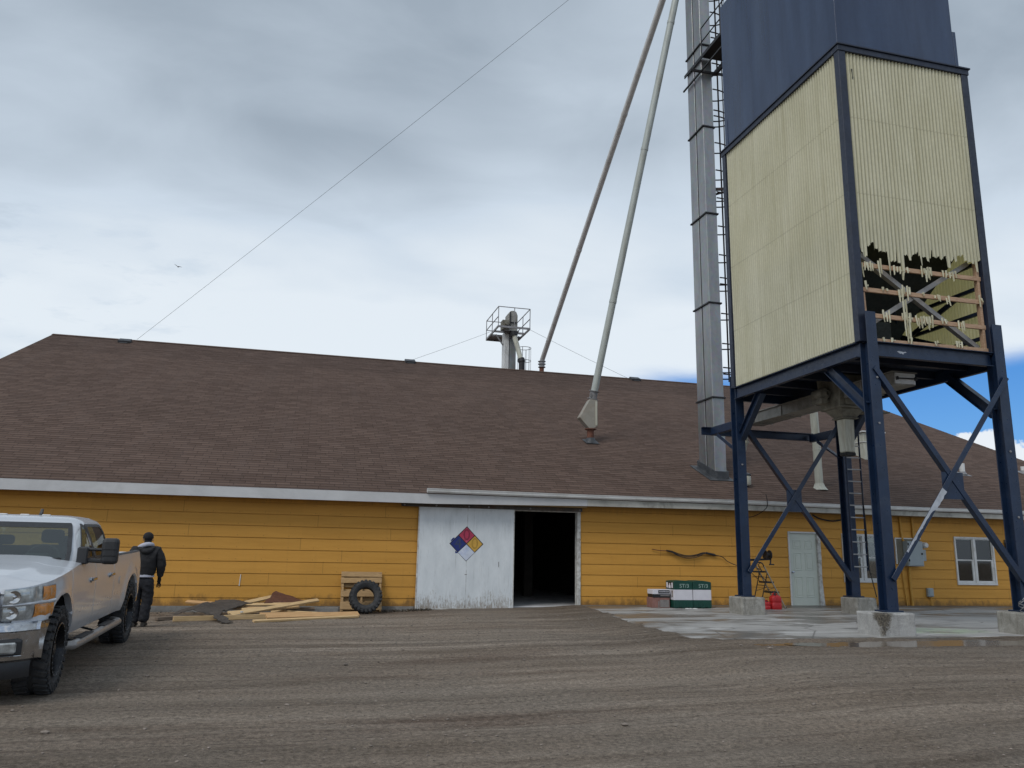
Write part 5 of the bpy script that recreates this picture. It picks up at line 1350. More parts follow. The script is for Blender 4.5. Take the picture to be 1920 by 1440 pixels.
sheet('shingle_sheet', 'shingle_sheet', (-2.0, -1.75, gz + .16), (-1.45, -2.15, gz + .13), (-1.0, -1.20, gz + .24), (-1.75, -.70, gz + .27), 'dark shingle sheet at the back of the pile against the yellow wall', 'shingle sheet', .02, 5, 16, G_, .04)
sheet('shingle_sheet', 'shingle_sheet', (-1.75, -2.75, gz + .14), (-1.60, -2.78, gz + .14), (-1.20, -3.72, gz + .01), (-1.42, -3.70, gz + .01), 'narrow torn shingle strip hanging over the front board onto the gravel', 'shingle sheet', .03, 9, 10, G_)
sheet('brown_panel', 'plywood', (-.72, -.95, gz + .22), (.28, -.80, gz + .21), (.14, -.55, gz + .26), (-.52, -.45, gz + .46), 'reddish brown panel with a pointed corner on top of the lumber pile', 'panel', .012, 4, 8)
mb = MB(); mb.box((.58, -.27, -.115), (.84, .22, .11), Matrix.Rotation(R(2), 3, 'Z')); solo(mb, 'concrete_curb', 'found', (.58, -.27, -.17), 'low grey concrete curb piece on the ground left of the pallet', 'concrete curb', bevel=.012)
mb = MB(); mb.box((0, 0, 0), (.035, .03, .03)); mb.box((.03, .01, .0), (.03, .02, .02), Matrix.Rotation(.6, 3, 'Y')); o_ = solo(mb, 'paper_scrap', 'foil', (0, 0, 0), 'tiny white scrap lying on the boards of the pile', 'scrap'); o_.location = (-1.13, -2.52, gz + .14)

# pallet leaning on the wall
TH = R(26)
pal = thing('pallet', (1.54, -.45, -.14), 'worn wooden pallet leaning on the yellow wall behind the tyre', 'pallet')
def PL(x, v, w_):    # along the leaning plane: v up the slope, w_ outwards
    return Vector((x, -.50 + v * math.sin(TH) - w_ * math.cos(TH), -.13 + v * math.cos(TH) + w_ * math.sin(TH)))
rotp = Matrix.Rotation(-TH, 3, 'X')
for x in (1.075, 1.54, 2.0):
    mb = MB(); mb.box(PL(x, .51, -.045), (.05, .09, 1.02), rotp); mb.build('stringer', 'palletwood', pal, bevel=.004)
for v, h in ((.955, .135), (.795, .14), (.44, .15), (.13, .20)):
    mb = MB(); mb.box(PL(1.535 + random.uniform(-.008, .008), v, .012), (1.01, .020, h), rotp @ Matrix.Rotation(R(random.uniform(-.8, .8)), 3, 'Y')); mb.build('slat', 'palletwood', pal, bevel=.004)
for v in (.93, .73, .53, .33, .10):
    mb = MB(); mb.box(PL(1.535, v, -.102), (1.0, .020, .15), rotp); mb.build('slat', 'palletwood', pal, bevel=.004)
# tyre leaning on the pallet
def tyre_profile(Ro, Ri, W):
    h = W / 2
    return [(Ri, -h * .62), (Ri + .02, -h * .80), (lerp(Ri, Ro, .45), -h), (Ro - .035, -h * .95), (Ro - .006, -h * .78), (Ro, -h * .4), (Ro, h * .4), (Ro - .006, h * .78), (Ro - .035, h * .95), (lerp(Ri, Ro, .45), h), (Ri + .02, h * .80), (Ri, h * .62), (Ri + .004, 0), (Ri, -h * .62)]
def lugs(m, Ro, W, n, hgt, axis, o, ln=.42, rnd_=None):
    for k in range(n):
        for s_ in (-1, 1):
            a = 2 * math.pi * (k + (.5 if s_ > 0 else 0)) / n
            rot = {'y': Matrix.Rotation(-a, 3, 'Y'), 'x': Matrix.Rotation(a, 3, 'X')}[axis]
            if axis == 'y': c, d_, sk = Vector((0, s_ * W * .27, Ro + hgt * .3)), (2 * math.pi * Ro / n * .58, W * ln, hgt), Matrix.Rotation(s_ * .35, 3, 'Z')
            else: c, d_, sk = Vector((s_ * W * .27, 0, Ro + hgt * .3)), (W * ln, 2 * math.pi * Ro / n * .58, hgt), Matrix.Rotation(-s_ * .3, 3, 'Z')
            m.box(Vector(o) + rot @ c, d_, rot @ sk)
            # shoulder block
            if axis == 'y': c, d_ = Vector((0, s_ * W * .485, Ro - .028)), (2 * math.pi * Ro / n * .5, W * .06, .055)
            else: c, d_ = Vector((s_ * W * .485, 0, Ro - .028)), (W * .06, 2 * math.pi * Ro / n * .5, .055)
            m.box(Vector(o) + rot @ c, d_, rot)
mb = MB(); mb.lathe(tyre_profile(.375, .215, .24), (0, 0, 0), 'y', 48); lugs(mb, .37, .24, 24, .026, 'y', (0, 0, 0))
mb.lathe([(.30, -.124), (.31, -.128), (.325, -.124)], (0, 0, 0), 'y', 48)
ty = solo(mb, 'tyre', 'dusty_rubber', (0, 0, 0), 'black knobbly tyre without a rim propped against the wooden pallet', 'tyre', smooth=30)
ty.location = (1.60, -.80, .225); ty.rotation_euler = (R(-17), 0, R(3))

# litter along the wall foot
mb = MB(); rnd = random.Random(12)
for k in range(900):
    if rnd.random() < .65: x, y = rnd.uniform(2.0, 3.3), -.18 - abs(rnd.gauss(0, .16))
    else: x, y = rnd.uniform(-3.2, 2.2), -.12 - abs(rnd.gauss(0, .5))
    z = zg(x, y) + zrough(x, y) + rnd.uniform(0, .05) * (1 if y > -.4 else .3); s_ = rnd.uniform(.012, .04)
    rot = Matrix.Rotation(rnd.uniform(0, 6), 3, 'Z') @ Matrix.Rotation(rnd.uniform(-1., 1.), 3, 'X')
    mb.add([Vector((x, y, z)) + rot @ Vector(p) for p in ((-s_, 0, 0), (0, -s_ * .4, .004), (s_, 0, 0), (0, s_ * .4, .006))], [(0, 1, 2, 3)])
lt = mb.build('leaf_litter', 'debris', normals=False); tag(lt, 'brown leaf litter and chips along the foot of the yellow wall', 'litter', kind='stuff')

# ------------------------------------------------------------------ cartons, ladder and cans on the apron
def carton(x0, x1, y0, y1, label):
    t_ = thing('carton', ((x0 + x1) / 2, (y0 + y1) / 2, 0), label, 'carton', 'white and green cartons')
    m = MB(); m.b2((x0, y0, .02), (x1, y1, .205))
    for k in range(5):
        xx = lerp(x0, x1, (k + .5) / 5); m.b2((xx - .012, y0 - .012, .02), (xx + .012, y0 - .001, .15))
    for k in range(3): m.b2((lerp(x0, x1, k / 2) - (.0 if k else -.02) - (.10 if k == 2 else .05 if k == 1 else 0), y0 - .006, .0), (lerp(x0, x1, k / 2) + (.10 if k == 0 else .05 if k == 1 else -.02), y1, .019))
    m.build('base', 'green', t_, bevel=.006)
    m = MB(); m.b2((x0 + .004, y0 + .003, .206), (x1 - .004, y1 - .004, .472)); m.build('body', 'carton_white', t_, bevel=.006)
    m = MB(); m.prism([(x0, .473), (x1, .473), (x1, .665), (x1 - .10, .688), ((x0 + x1) / 2, .705), (x0 + .10, .70), (x0, .685)], 'y', y0, y1); lid = m.build('lid', 'green', t_, bevel=.008)
    text('lettering', 'ST/3', .135, 'print_pale', lid, ((x0 + x1) / 2 + .03, y0 - .0015, .565), FRONT, .0008, 1.12)
    return t_, lid
c1, l1 = carton(9.50, 10.04, -1.30, -.82, 'white and green carton lettered ST/3 touching the small stacked boxes')
c2, l2 = carton(10.055, 10.58, -1.30, -.82, 'white and green carton lettered ST/3 on the side nearer the concrete footing')
SIDE = Matrix.Rotation(R(-90), 3, 'Z') @ Matrix.Rotation(R(90), 3, 'X')
mb = MB(); mb.b2((9.496, -1.27, .50), (9.4985, -.86, .66)); mb.build('side_label', 'label_black', l1)
mb = MB(); mb.b2((9.494, -1.25, .51), (9.4955, -1.17, .645)); mb.b2((9.494, -.96, .51), (9.4955, -.87, .645)); mb.prism([(-1.12, .50), (-1.0, .50), (-1.0, .56), (-1.04, .60), (-1.04, .63), (-1.09, .63), (-1.09, .59), (-1.12, .56)], 'x', 9.494, 9.4955); mb.build('bottle_print', 'carton_white', l1)
mb = MB(); mb.prism([(-1.22, .30), (-1.17, .27), (-1.19, .36), (-1.16, .44), (-1.23, .45)], 'x', 9.494, 9.503); mb.build('torn_corner', 'oldwood', c1)
b1 = thing('cardboard_box', (9.2, -.98, 0), 'faded pink carton with a grey print standing under the black labelled box', 'box', 'small stacked boxes by the cartons')
mb = MB(); mb.b2((8.95, -1.15, .0), (9.45, -.80, .262)); mb.build('box', 'carton_pink', b1, bevel=.008)
mb = MB(); mb.b2((9.17, -1.1535, .02), (9.43, -1.1515, .205)); mb.b2((9.12, -1.1535, .0), (9.15, -1.1515, .17)); mb.build('label', 'carton_grey', b1)
mb = MB(); mb.lathe([(0, -.003), (.05, -.003), (.05, 0)], (9.12, -1.1515, .215), 'y', 14); mb.build('round_print', 'carton_pink', b1)
b2_ = thing('cardboard_box', (9.2, -.98, .263), 'small white box with a black label on top of the faded pink carton', 'box', 'small stacked boxes by the cartons')
mb = MB(); mb.b2((8.97, -1.16, .264), (9.46, -.82, .345)); mb.build('box', 'label_black', b2_, bevel=.006)
mb = MB(); mb.b2((8.965, -1.165, .346), (9.465, -.815, .465)); lid = mb.build('lid', 'carton_white', b2_, bevel=.006)
mb = MB(); mb.b2((9.12, -1.168, .365), (9.44, -1.1665, .45)); mb.build('label', 'label_black', lid)
mb = MB()
for k in range(9):
    if k == 4: continue
    mb.b2((9.145 + k * .031, -1.1695, .40), (9.145 + k * .031 + .022, -1.1682, .418))
mb.prism([(9.265, .43), (9.295, .43), (9.28, .39)], 'y', -1.1695, -1.1682); mb.build('label_print', 'carton_white', lid)
mb = MB(); mb.b2((9.18, -1.1635, .30), (9.44, -1.1615, .325)); mb.build('stripe', 'carton_grey', b2_)
for (x, y, s_) in ((9.78, -1.48, .045), (9.98, -1.52, .055), (9.86, -1.5, .03)):
    mb = MB(); mb.lathe([(0, 0), (s_, .002), (s_ * .8, .014), (0, .02)], (0, 0, 0), 'z', 7); o_ = solo(mb, 'paper_scrap', 'foil', (0, 0, 0), 'white scrap lying on the wet concrete in front of the green cartons', 'scrap', 'white scraps'); o_.location = (x, y, .001); o_.scale = (1.5, .8, 1)

# step ladder, seen from its side
sl = thing('step_ladder', (12.4, -1.15, 0), 'small step ladder with black treads open between the tower leg and the small door', 'step ladder')
yA, yB = -1.36, -.98
for y in (yA, yB):
    mb = MB(); mb.bar((12.74, y, 0), (12.14, y, 1.10), .022, .045, (0, 1, 0)); mb.build('rail', 'alu', sl, bevel=.003)
    mb = MB(); mb.bar((11.98, y + .02, 0), (12.24, y + .02, .93), .018, .03, (0, 1, 0)); mb.build('rear_leg', 'darksteel', sl, bevel=.003)
mb = MB(); mb.tube([(12.14, yA, 1.09), (12.10, yA, 1.17), (12.08, yA + .05, 1.20), (12.08, yB - .05, 1.20), (12.10, yB, 1.17), (12.14, yB, 1.09)], .016, 8); mb.tube([(12.08, yA + .05, 1.20), (11.98, yA + .03, 1.15), (12.08, yA, .95)], .013, 7); mb.build('handle', 'darksteel', sl, smooth=True)
for x, z, wd in ((12.10, .935, .30), (12.32, .66, .24), (12.47, .40, .24)):
    mb = MB(); mb.b2((x - wd / 2 - .02, yA + .02, z), (x + wd / 2, yB - .02, z + .045)); mb.build('tread', 'blackplastic', sl, bevel=.008)
mb = MB()
for y in (yA + .015, yB - .015): mb.bar((12.0, y, .84), (12.30, y, .80), .012, .02, (0, 1, 0)); mb.bar((12.1, y, .45), (12.45, y, .55), .010, .018, (0, 1, 0)); mb.bar((11.96, y, .93), (12.22, y, .70), .010, .018, (0, 1, 0))
mb.bar((12.05, yA, .25), (12.05, yB, .25), .015, .02); mb.bar((12.15, yA, .6), (12.15, yB, .6), .015, .02); mb.build('brace', 'darksteel', sl)
for x in (12.74, 11.98):
    for y in (yA, yB):
        mb = MB(); mb.box((x, y, .02), (.05, .035, .04)); mb.build('foot', 'blackplastic', sl)
# fuel cans
def can(x, y, w_, d, h, label, spout=True):
    t_ = thing('fuel_can', (x, y, 0), label, 'fuel can', 'red fuel cans')
    m = MB(); hw, hd = w_ / 2, d / 2; rows = []
    for z, k in ((0, .90), (.02, 1.), (h * .42, 1.0), (h * .45, .95), (h * .52, .95), (h * .56, 1.0), (h * .80, 1.0), (h * .93, .85), (h, .55)):
        ring_ = []
        for j in range(24):
            a = 2 * math.pi * j / 24; c, s_ = math.cos(a), math.sin(a); pw = .45
            ring_.append(Vector((x + hw * k * math.copysign(abs(c) ** pw, c), y + hd * k * math.copysign(abs(s_) ** pw, s_), z)))
        rows.append(ring_)
    m.grid(rows, close=True); m.add(rows[0], [tuple(range(24))]); m.add(rows[-1], [tuple(range(24))])
    m.build('body', 'red', t_, smooth=50)
    m = MB(); m.tube(curve_pts([(x - hw * .55, y, h * .90), (x - hw * .45, y, h * 1.12), (x + hw * .2, y, h * 1.10), (x + hw * .55, y, h * .84)], 5), .018, 8); m.build('handle', 'red', t_, smooth=True)
    m = MB(); sx = x - hw * .25
    m.lathe([(.032, h * .95), (.034, h * 1.06), (.02, h * 1.08)], (sx, y - hd * .35, 0), 'z', 12)
    if spout: m.tube([(sx, y - hd * .35, h * 1.05), (sx + .01, y - hd * .35, h * 1.33)], [.02, .014], 9)
    m.build('nozzle', 'blackplastic', t_, smooth=40)
    m = MB(); m.b2((x - hw * .55, y - hd - .004, h * .60), (x + hw * .55, y - hd + .004, h * .72)); m.build('embossed_panel', 'red', t_, bevel=.003)
    m = MB(); m.b2((x - hw * .2, y - hd - .003, h * .18), (x + hw * .2, y - hd + .004, h * .34)); m.build('embossed_panel', 'red', t_, bevel=.003)
can(12.27, -1.62, .29, .22, .36, 'larger red fuel can with a black nozzle beneath the step ladder')
can(12.02, -1.60, .17, .17, .20, 'small low red fuel can against the concrete footing', False)
# ------------------------------------------------------------------ pickup truck (local axes: x = its left, y = towards its tail, z = up)
tk = thing('pickup_truck', (0, 0, 0), 'silver crew cab pickup truck with big black mud tyres and a chrome bumper', 'pickup truck')
OX, OY, OZ = -3.46, -11.04, -.215
tk.location = (OX, OY, OZ); tk.rotation_euler = (R(1.56), 0, R(.55)); ORG[tk.name] = Vector((0, 0, 0))
AR, AZ, RW = .53, .50, 3.85
FA, FC = .45, .04                 # front arch half length and centre        # wheel arch radius, its centre height, rear axle
def hw(s):
    return interp([(-.70, .70), (-.62, .80), (-.52, .875), (-.40, .935), (-.25, .968), (0, .985), (.5, .985), (2.6, .985), (3.85, .995), (4.6, .985), (4.8, .95)], s)
def zlow(s):
    z = .53
    if abs(s - FC) < FA: z = max(z, AZ + .53 * math.sqrt(1 - ((s - FC) / FA) ** 2))
    if abs(s - RW) < AR: z = max(z, AZ + .96 * math.sqrt(AR * AR - (s - RW) ** 2))
    if s < FC - FA + .05: z = max(z, .80)
    if s > RW + AR: z = max(z, .60)
    return z
def ztop(s): return interp([(-.70, 1.12), (-.45, 1.165), (-.15, 1.205), (.3, 1.25), (.85, 1.315), (1.2, 1.325), (2.62, 1.325), (4.8, 1.335)], s)
def side(s, z):
    w_ = hw(s)
    w_ -= .045 * max(0, (z - 1.02) / .33) ** 2
    w_ -= .05 * max(0, (.70 - z) / .2) ** 1.5
    w_ += .010 * math.exp(-((z - .645) / .02) ** 2) * (1 if .55 < s < 3.2 else 0)      # door crease
    for c in (0, RW):
        d = math.hypot((s - c) * (1 if c else AR / FA), z - AZ)
        if AR - .01 < d < AR + .20 and z > .5: w_ += .026 * math.cos((d - AR) / .20 * math.pi / 2) ** 2
    for g_ in GAPS:
        if abs(s - g_) < .008 and z > .55: w_ -= .035
    return w_
GAPS = (.42, 1.52, 2.62)
ss = set()
for k in range(111): ss.add(round(-.68 + k * (5.46 / 110), 4))
for g_ in GAPS: ss |= {g_ - .011, g_, g_ + .011}
for c in (0, RW):
    for k in range(-20, 21): ss.add(round((c or FC) + (AR if c else FA) * math.sin(k / 20 * math.pi / 2) * .9995, 4))
ss = sorted(s for s in ss if not any(0 < abs(s - g_) < .009 for g_ in GAPS))
NR = 16
def column(s, sg):
    a, b = zlow(s), ztop(s); out = []
    for k in range(NR + 1):
        z = lerp(a, b, k / NR); out.append(Vector((sg * side(s, z), s, z)))
    return out
def slab_part(name, s0, s1, sg, mat='silver', lip=True):
    m = MB(); cols = [column(s, sg) for s in ss if s0 - 1e-6 <= s <= s1 + 1e-6]
    m.grid(cols)
    if lip:      # returned edge along wheel arches and rocker
        m.grid([[c[0] for c in cols], [c[0] + Vector((-sg * .07, 0, .0)) for c in cols]])
    return m.build(name, mat, tk, smooth=45)
for sg in (1, -1):
    slab_part('front_fender', -.69, .42, sg)
    d1 = slab_part('front_door', .42, 1.52, sg); d2 = slab_part('rear_door', 1.52, 2.62, sg)
    slab_part('bed_side', 2.62, 4.78, sg)
    for d_, s_ in ((d1, 1.36), (d2, 2.42)):
        x = sg * side(s_, 1.09)
        m = MB(); m.box((x + sg * .022, s_, 1.095), (.022, .20, .035)); m.box((x + sg * .008, s_ - .07, 1.095), (.03, .03, .03)); m.box((x + sg * .008, s_ + .07, 1.095), (.03, .03, .03)); m.lathe([(.03, -.002), (.034, .012), (.02, .016)], (x, s_ - .115, 1.09), 'x', 12)
        m.build('handle', 'chrome', d_, bevel=.008, seg=2)
# hood: bulged surface with a centre rise
m = MB(); rows = []
hs = [s for s in ss if -.69 <= s <= .86]
for s in hs:
    w_ = side(s, ztop(s)); zt = ztop(s); row = []
    for k in range(33):
        u = lerp(-w_, w_, k / 32); q = abs(u) / w_
        z = zt + .060 * (1 - q ** 3) + .022 * sstep(.74, .60, q) - .10 * sstep(-.42, -.70, s) * (1 - q * .3)
        z -= .006 * math.exp(-((q - .90) / .012) ** 2)
        row.append(Vector((u, s - .05 * (1 - q * q) * sstep(-.3, -.70, s), z)))
    rows.append(row)
m.grid(rows); m.build('hood', 'silver', tk, smooth=40)
m = MB(); m.add([Vector((side(s, ztop(s)) * sg_ * .97, s, ztop(s) - .01)) for s, sg_ in ((.86, 1), (.86, -1), (2.62, -1), (2.62, 1))], [(0, 1, 2, 3)]); m.build('cowl', 'blackplastic', tk)
# cab shell
def cab_front(z): return interp([(1.29, .80), (1.50, 1.10), (1.70, 1.40), (1.78, 1.53), (1.84, 1.68), (1.87, 1.95)], z)
def cab_rear(z): return interp([(1.29, 2.70), (1.6, 2.69), (1.75, 2.68), (1.80, 2.66), (1.845, 2.58), (1.87, 2.3)], z)
def cab_hw(z): return interp([(1.29, .925), (1.45, .885), (1.65, .805), (1.75, .755), (1.80, .705), (1.845, .60), (1.87, .42)], z)
def cab_ring(z, n=220, off=0.):
    f, b, w_ = cab_front(z) - off, cab_rear(z) + off, cab_hw(z) + off; c = (f + b) / 2; h = (b - f) / 2; out = []
    for k in range(n):
        a = 2 * math.pi * (k + .5) / n; cc, s_ = math.cos(a), math.sin(a); pw = .22
        x = math.copysign(abs(cc) ** pw, cc) * w_; y = math.copysign(abs(s_) ** pw, s_) * h
        y -= .07 * (1 - (x / w_) ** 2) * (1 if s_ < 0 else .25) * (1 if s_ < 0 else -1)
        out.append(Vector((x, c + y, z)))
    return out
m = MB(); zs = [1.29, 1.36, 1.43, 1.50, 1.57, 1.64, 1.70, 1.74, 1.77, 1.80, 1.825, 1.845, 1.86, 1.87]
zs = [1.29, 1.325, 1.335, 1.352, 1.40, 1.45, 1.50, 1.55, 1.60, 1.65, 1.70, 1.745, 1.757, 1.77, 1.80, 1.825, 1.845, 1.86, 1.87]
FWIN = [(.98, 1.352), (1.56, 1.352), (1.53, 1.745), (1.38, 1.745)]; RWIN = [(1.68, 1.352), (2.48, 1.36), (2.44, 1.69), (2.36, 1.742), (1.64, 1.745)]
def inpoly(P, x, y):
    c = False; j = len(P) - 1
    for i in range(len(P)):
        if (P[i][1] > y) != (P[j][1] > y) and x < (P[j][0] - P[i][0]) * (y - P[i][1]) / (P[j][1] - P[i][1]) + P[i][0]: c = not c
        j = i
    return c
rows = [cab_ring(z) for z in zs]; m.grid(rows, close=True); m.add(rows[-1], [tuple(range(len(rows[-1])))])
keep = []
for f in m.f:
    if len(f) > 4: keep.append(f); continue
    c = sum((m.v[i] for i in f), Vector()) / 4
    mid_y = (cab_front(c.z) + cab_rear(c.z)) / 2; w_ = cab_hw(c.z)
    ws_ = c.y < mid_y and abs(c.x) < w_ - .125 and 1.335 < c.z < 1.745 and c.y < cab_front(c.z) + .05
    rw_ = c.y > mid_y and abs(c.x) < w_ - .16 and 1.40 < c.z < 1.745 and c.y > cab_rear(c.z) - .05
    sw_ = abs(c.x) > w_ - .03 and (inpoly(FWIN, c.y, c.z) or inpoly(RWIN, c.y, c.z))
    if not (ws_ or rw_ or sw_): keep.append(f)
m.f = keep; m.mi = [0] * len(keep)
cab = m.build('cab_roof', 'silver', tk, smooth=50)
# cabin: dashboard, wheel, seats
m = MB(); m.b2((-.80, .86, 1.20), (.80, 1.12, 1.36)); m.b2((-.82, .9, .7), (.82, 2.62, .78)); m.b2((.26, .98, 1.34), (.56, 1.14, 1.41)); m.build('dashboard', 'dash', tk, bevel=.03)
m = MB(); m.tube([(.40 + .19 * math.cos(R(a)), 1.30 + .05 * math.sin(R(a)), 1.33 + .17 * math.sin(R(a))) for a in range(0, 361, 20)], .016, 8); m.bar((.22, 1.30, 1.33), (.58, 1.30, 1.33), .03, .03); m.build('steering_wheel', 'dash', tk, smooth=True)
for x in (.40, -.40):
    m = MB(); m.b2((x - .25, 1.55, .9), (x + .25, 1.72, 1.50)); m.b2((x - .25, 1.2, .85), (x + .25, 1.6, 1.0)); m.b2((x - .13, 1.58, 1.52), (x + .13, 1.70, 1.69)); m.build('seat', 'seat', tk, bevel=.05, seg=3)
m = MB(); m.b2((-.72, 2.36, .9), (.72, 2.52, 1.46)); m.b2((-.5, 2.38, 1.47), (-.26, 2.48, 1.60)); m.b2((.26, 2.38, 1.47), (.5, 2.48, 1.60)); m.build('rear_seat', 'seat', tk, bevel=.05, seg=3)
# windscreen lies just proud of the shell
def screen(sg_front, za, zb_, inset, name, mat, lift):
    m = MB(); rows = []
    for k in range(9):
        z = lerp(za, zb_, k / 8); w_ = cab_hw(z) - inset; row = []
        for j in range(21):
            x = lerp(-w_, w_, j / 20); W0 = cab_hw(z)
            if sg_front: y = cab_front(z) - .07 * (1 - (x / W0) ** 2) - lift
            else: y = cab_rear(z) + .017 * (1 - (x / W0) ** 2) + lift
            row.append(Vector((x, y, z)))
        rows.append(row)
    m.grid(rows); return m.build(name, mat, tk, smooth=True)
def scr_pt(x, z, lift): return Vector((x, cab_front(z) - .07 * (1 - (x / cab_hw(z)) ** 2) - lift, z))
m = MB(); outer = []; inner = []
for k in range(80):
    q = k / 80 * 4; e_ = int(q); r_ = q - e_
    def corner(z0, z1, ins):
        if e_ == 0: z = z0; x = lerp(-1, 1, r_)
        elif e_ == 1: z = lerp(z0, z1, r_); x = 1
        elif e_ == 2: z = z1; x = lerp(1, -1, r_)
        else: z = lerp(z1, z0, r_); x = -1
        return scr_pt(x * (cab_hw(z) - ins), z, .010)
    outer.append(corner(1.31, 1.778, .10)); inner.append(corner(1.35, 1.712, .15))
m.grid([outer, inner], close=True); m.build('windscreen_surround', 'blackplastic', tk, normals=False)
ws = screen(True, 1.33, 1.74, .125, 'windscreen', 'cabglass', .006)
screen(False, 1.39, 1.75, .15, 'rear_window', 'cabglass', .006)
def cab_side_x(z, sg, o): return sg * (cab_hw(z) + o)
def sidewin(poly, sg, name, mat, o):
    m = MB(); n = len(poly); zs_ = sorted({z for _, z in poly}); 
    pts = [Vector((cab_side_x(z, sg, o), s, z)) for s, z in poly]
    c = sum(pts, Vector()) / n; zc = c.z; c.x = cab_side_x(zc, sg, o)
    inner = [p.lerp(c, .5) for p in pts]
    for p in inner: p.x = cab_side_x(p.z, sg, o)
    m.add(pts + inner + [c], [(k, (k + 1) % n, n + (k + 1) % n, n + k) for k in range(n)] + [(n + k, n + (k + 1) % n, 2 * n) for k in range(n)])
    return m.build(name, mat, tk, smooth=True)
def roundpoly(P, r_=.05, n=4):
    out = []; L_ = len(P)
    for i in range(L_):
        a, b, c = (Vector(P[(i + k - 1) % L_]) for k in range(3))
        p = b + (a - b).normalized() * min(r_, (a - b).length * .45); q = b + (c - b).normalized() * min(r_, (c - b).length * .45)
        for k in range(n + 1):
            t_ = k / n; out.append(tuple(p * (1 - t_) ** 2 + b * 2 * t_ * (1 - t_) + q * t_ * t_))
    return out
for sg in (1, -1):
    for nm, P in (('front_side_window', FWIN), ('rear_side_window', RWIN)):
        cx_ = sum(p[0] for p in P) / len(P); cz_ = sum(p[1] for p in P) / len(P)
        def sc(k): return [Vector((cab_side_x(cz_ + (b_ - cz_) * k, sg, .007), cx_ + (a_ - cx_) * k, cz_ + (b_ - cz_) * k)) for a_, b_ in roundpoly(P, .05)]
        m = MB(); m.grid([sc(1.14), sc(.93)], close=True); m.build('window_seal', 'blackplastic', tk, normals=False)
        sidewin(roundpoly([(cx_ + (a_ - cx_) * 1.02, cz_ + (b_ - cz_) * 1.02) for a_, b_ in P], .05), sg, nm, 'cabglass', .003)
# wipers, aerial
m = MB(); m.bar((.05, .72, 1.345), (.72, .86, 1.36), .03, .02); m.bar((-.65, .80, 1.345), (-.05, .72, 1.345), .03, .02); m.build('wiper', 'blackplastic', tk)
m = MB(); m.prism([(1.86, 1.855), (2.02, 1.855), (1.99, 1.88), (2.0, 1.945), (1.975, 1.95), (1.93, 1.885)], 'x', .13, .16); m.build('roof_aerial', 'blackplastic', tk)
for x in (-.25, 0., .25):
    m = MB(); m.box((x, 1.80, 1.867), (.10, .035, .02)); m.build('roof_marker', 'gutter', tk, bevel=.006)
# bed interior, tailgate, load
m = MB(); zf = .92
m.add([Vector(p) for p in ((-.80, 2.70, zf), (.80, 2.70, zf), (.80, 4.74, zf), (-.80, 4.74, zf))], [(0, 1, 2, 3)])
for sg in (1, -1):
    cols = []
    for s in [2.66 + k * .106 for k in range(21)]:
        w_ = side(s, ztop(s)); zt = ztop(s)
        cols.append([Vector((sg * w_, s, zt)), Vector((sg * (w_ - .015), s, zt + .018)), Vector((sg * (w_ - .085), s, zt + .018)), Vector((sg * (w_ - .10), s, zt)), Vector((sg * .80, s, zf))])
    m.grid(cols)
m.b2((-.80, 2.64, zf - .1), (.80, 2.70, 1.33)); bed = m.build('bed_liner', 'blackplastic', tk)
m = MB(); m.b2((-.90, 4.74, .62), (.90, 4.80, 1.32)); tg_ = m.build('tailgate', 'silver', tk, bevel=.02, seg=2)
m = MB(); m.b2((-.92, 4.80, .50), (.92, 4.96, .64)); m.build('rear_bumper', 'chrome', tk, bevel=.02)
m = MB(); m.lathe([(.05, 0), (.052, .006), (.0, .008)], (side(3.0, .98), 3.0, .98), 'x', 16); m.build('fuel_cap', 'silver', tk)
# chrome bumper: swept profile following the plan of the nose
def nose(u): 
    q = min(1., abs(u) / .93); return -.83 + .10 * q ** 2 + .20 * max(0, (q - .70) / .30) ** 2
m = MB(); rows = []
for k in range(61):
    u = lerp(-.955, .955, k / 60); y = nose(u); q = abs(u) / .955; rise = .0
    zt = .80 + .0 * q; zm = .72; row = []
    for (dy, z) in ((.10, zt), (.015, zt), (-.012, zt - .02), (-.020, zm), (.0, zm - .012), (.0, .60), (.004, .52), (.03, .44), (.07, .415), (.14, .41)):
        row.append(Vector((u, y + dy, z)))
    rows.append(row)
m.grid(rows)
for sg in (1, -1):      # wrap-round end
    end = [Vector((sg * .955, nose(.955) + dy, z)) for dy, z in ((.10, .80), (.015, .80), (-.012, .78), (-.020, .72), (.0, .708), (.0, .60), (.004, .52), (.03, .44), (.07, .415), (.14, .41))]
    back_ = [Vector((sg * .99, interp([(.4, -.525), (.6, -.50), (.7, -.44), (.8, -.36)], p.z), p.z)) for p in end]
    m.grid([end, back_])
bp = m.build('front_bumper', 'chrome', tk, smooth=30)
for sg in (1, -1):
    u0, u1 = sg * .53, sg * .87; um = (u0 + u1) / 2; y = nose(um); ang = math.atan2(nose(abs(u1)) - nose(abs(u0)), .35) * sg
    rt = Matrix.Rotation(ang, 3, 'Z')
    m = MB(); m.box((um, y + .0, .565), (.34, .05, .165), rt); m.build('fog_surround', 'blackplastic', bp, bevel=.03, seg=2)
    m = MB(); m.box((um + sg * .02, y - .012, .565), (.20, .05, .105), rt); m.build('fog_light', 'lamp_lens', bp, bevel=.015)
    m = MB(); m.box((um, y - .024, .486), (.36, .016, .014), rt); m.box((um - sg * .165, y - .016, .52), (.014, .016, .06), rt); m.build('fog_trim', 'chrome', bp, bevel=.006)
m = MB(); rows = []
for k in range(41):
    u = lerp(-.90, .90, k / 40); y = nose(u) + .03; rows.append([Vector((u, y + dy, z)) for dy, z in ((.02, .42), (.0, .36), (.015, .29), (.03, .26))])
m.grid(rows); m.build('air_dam', 'blackplastic', tk, smooth=40)
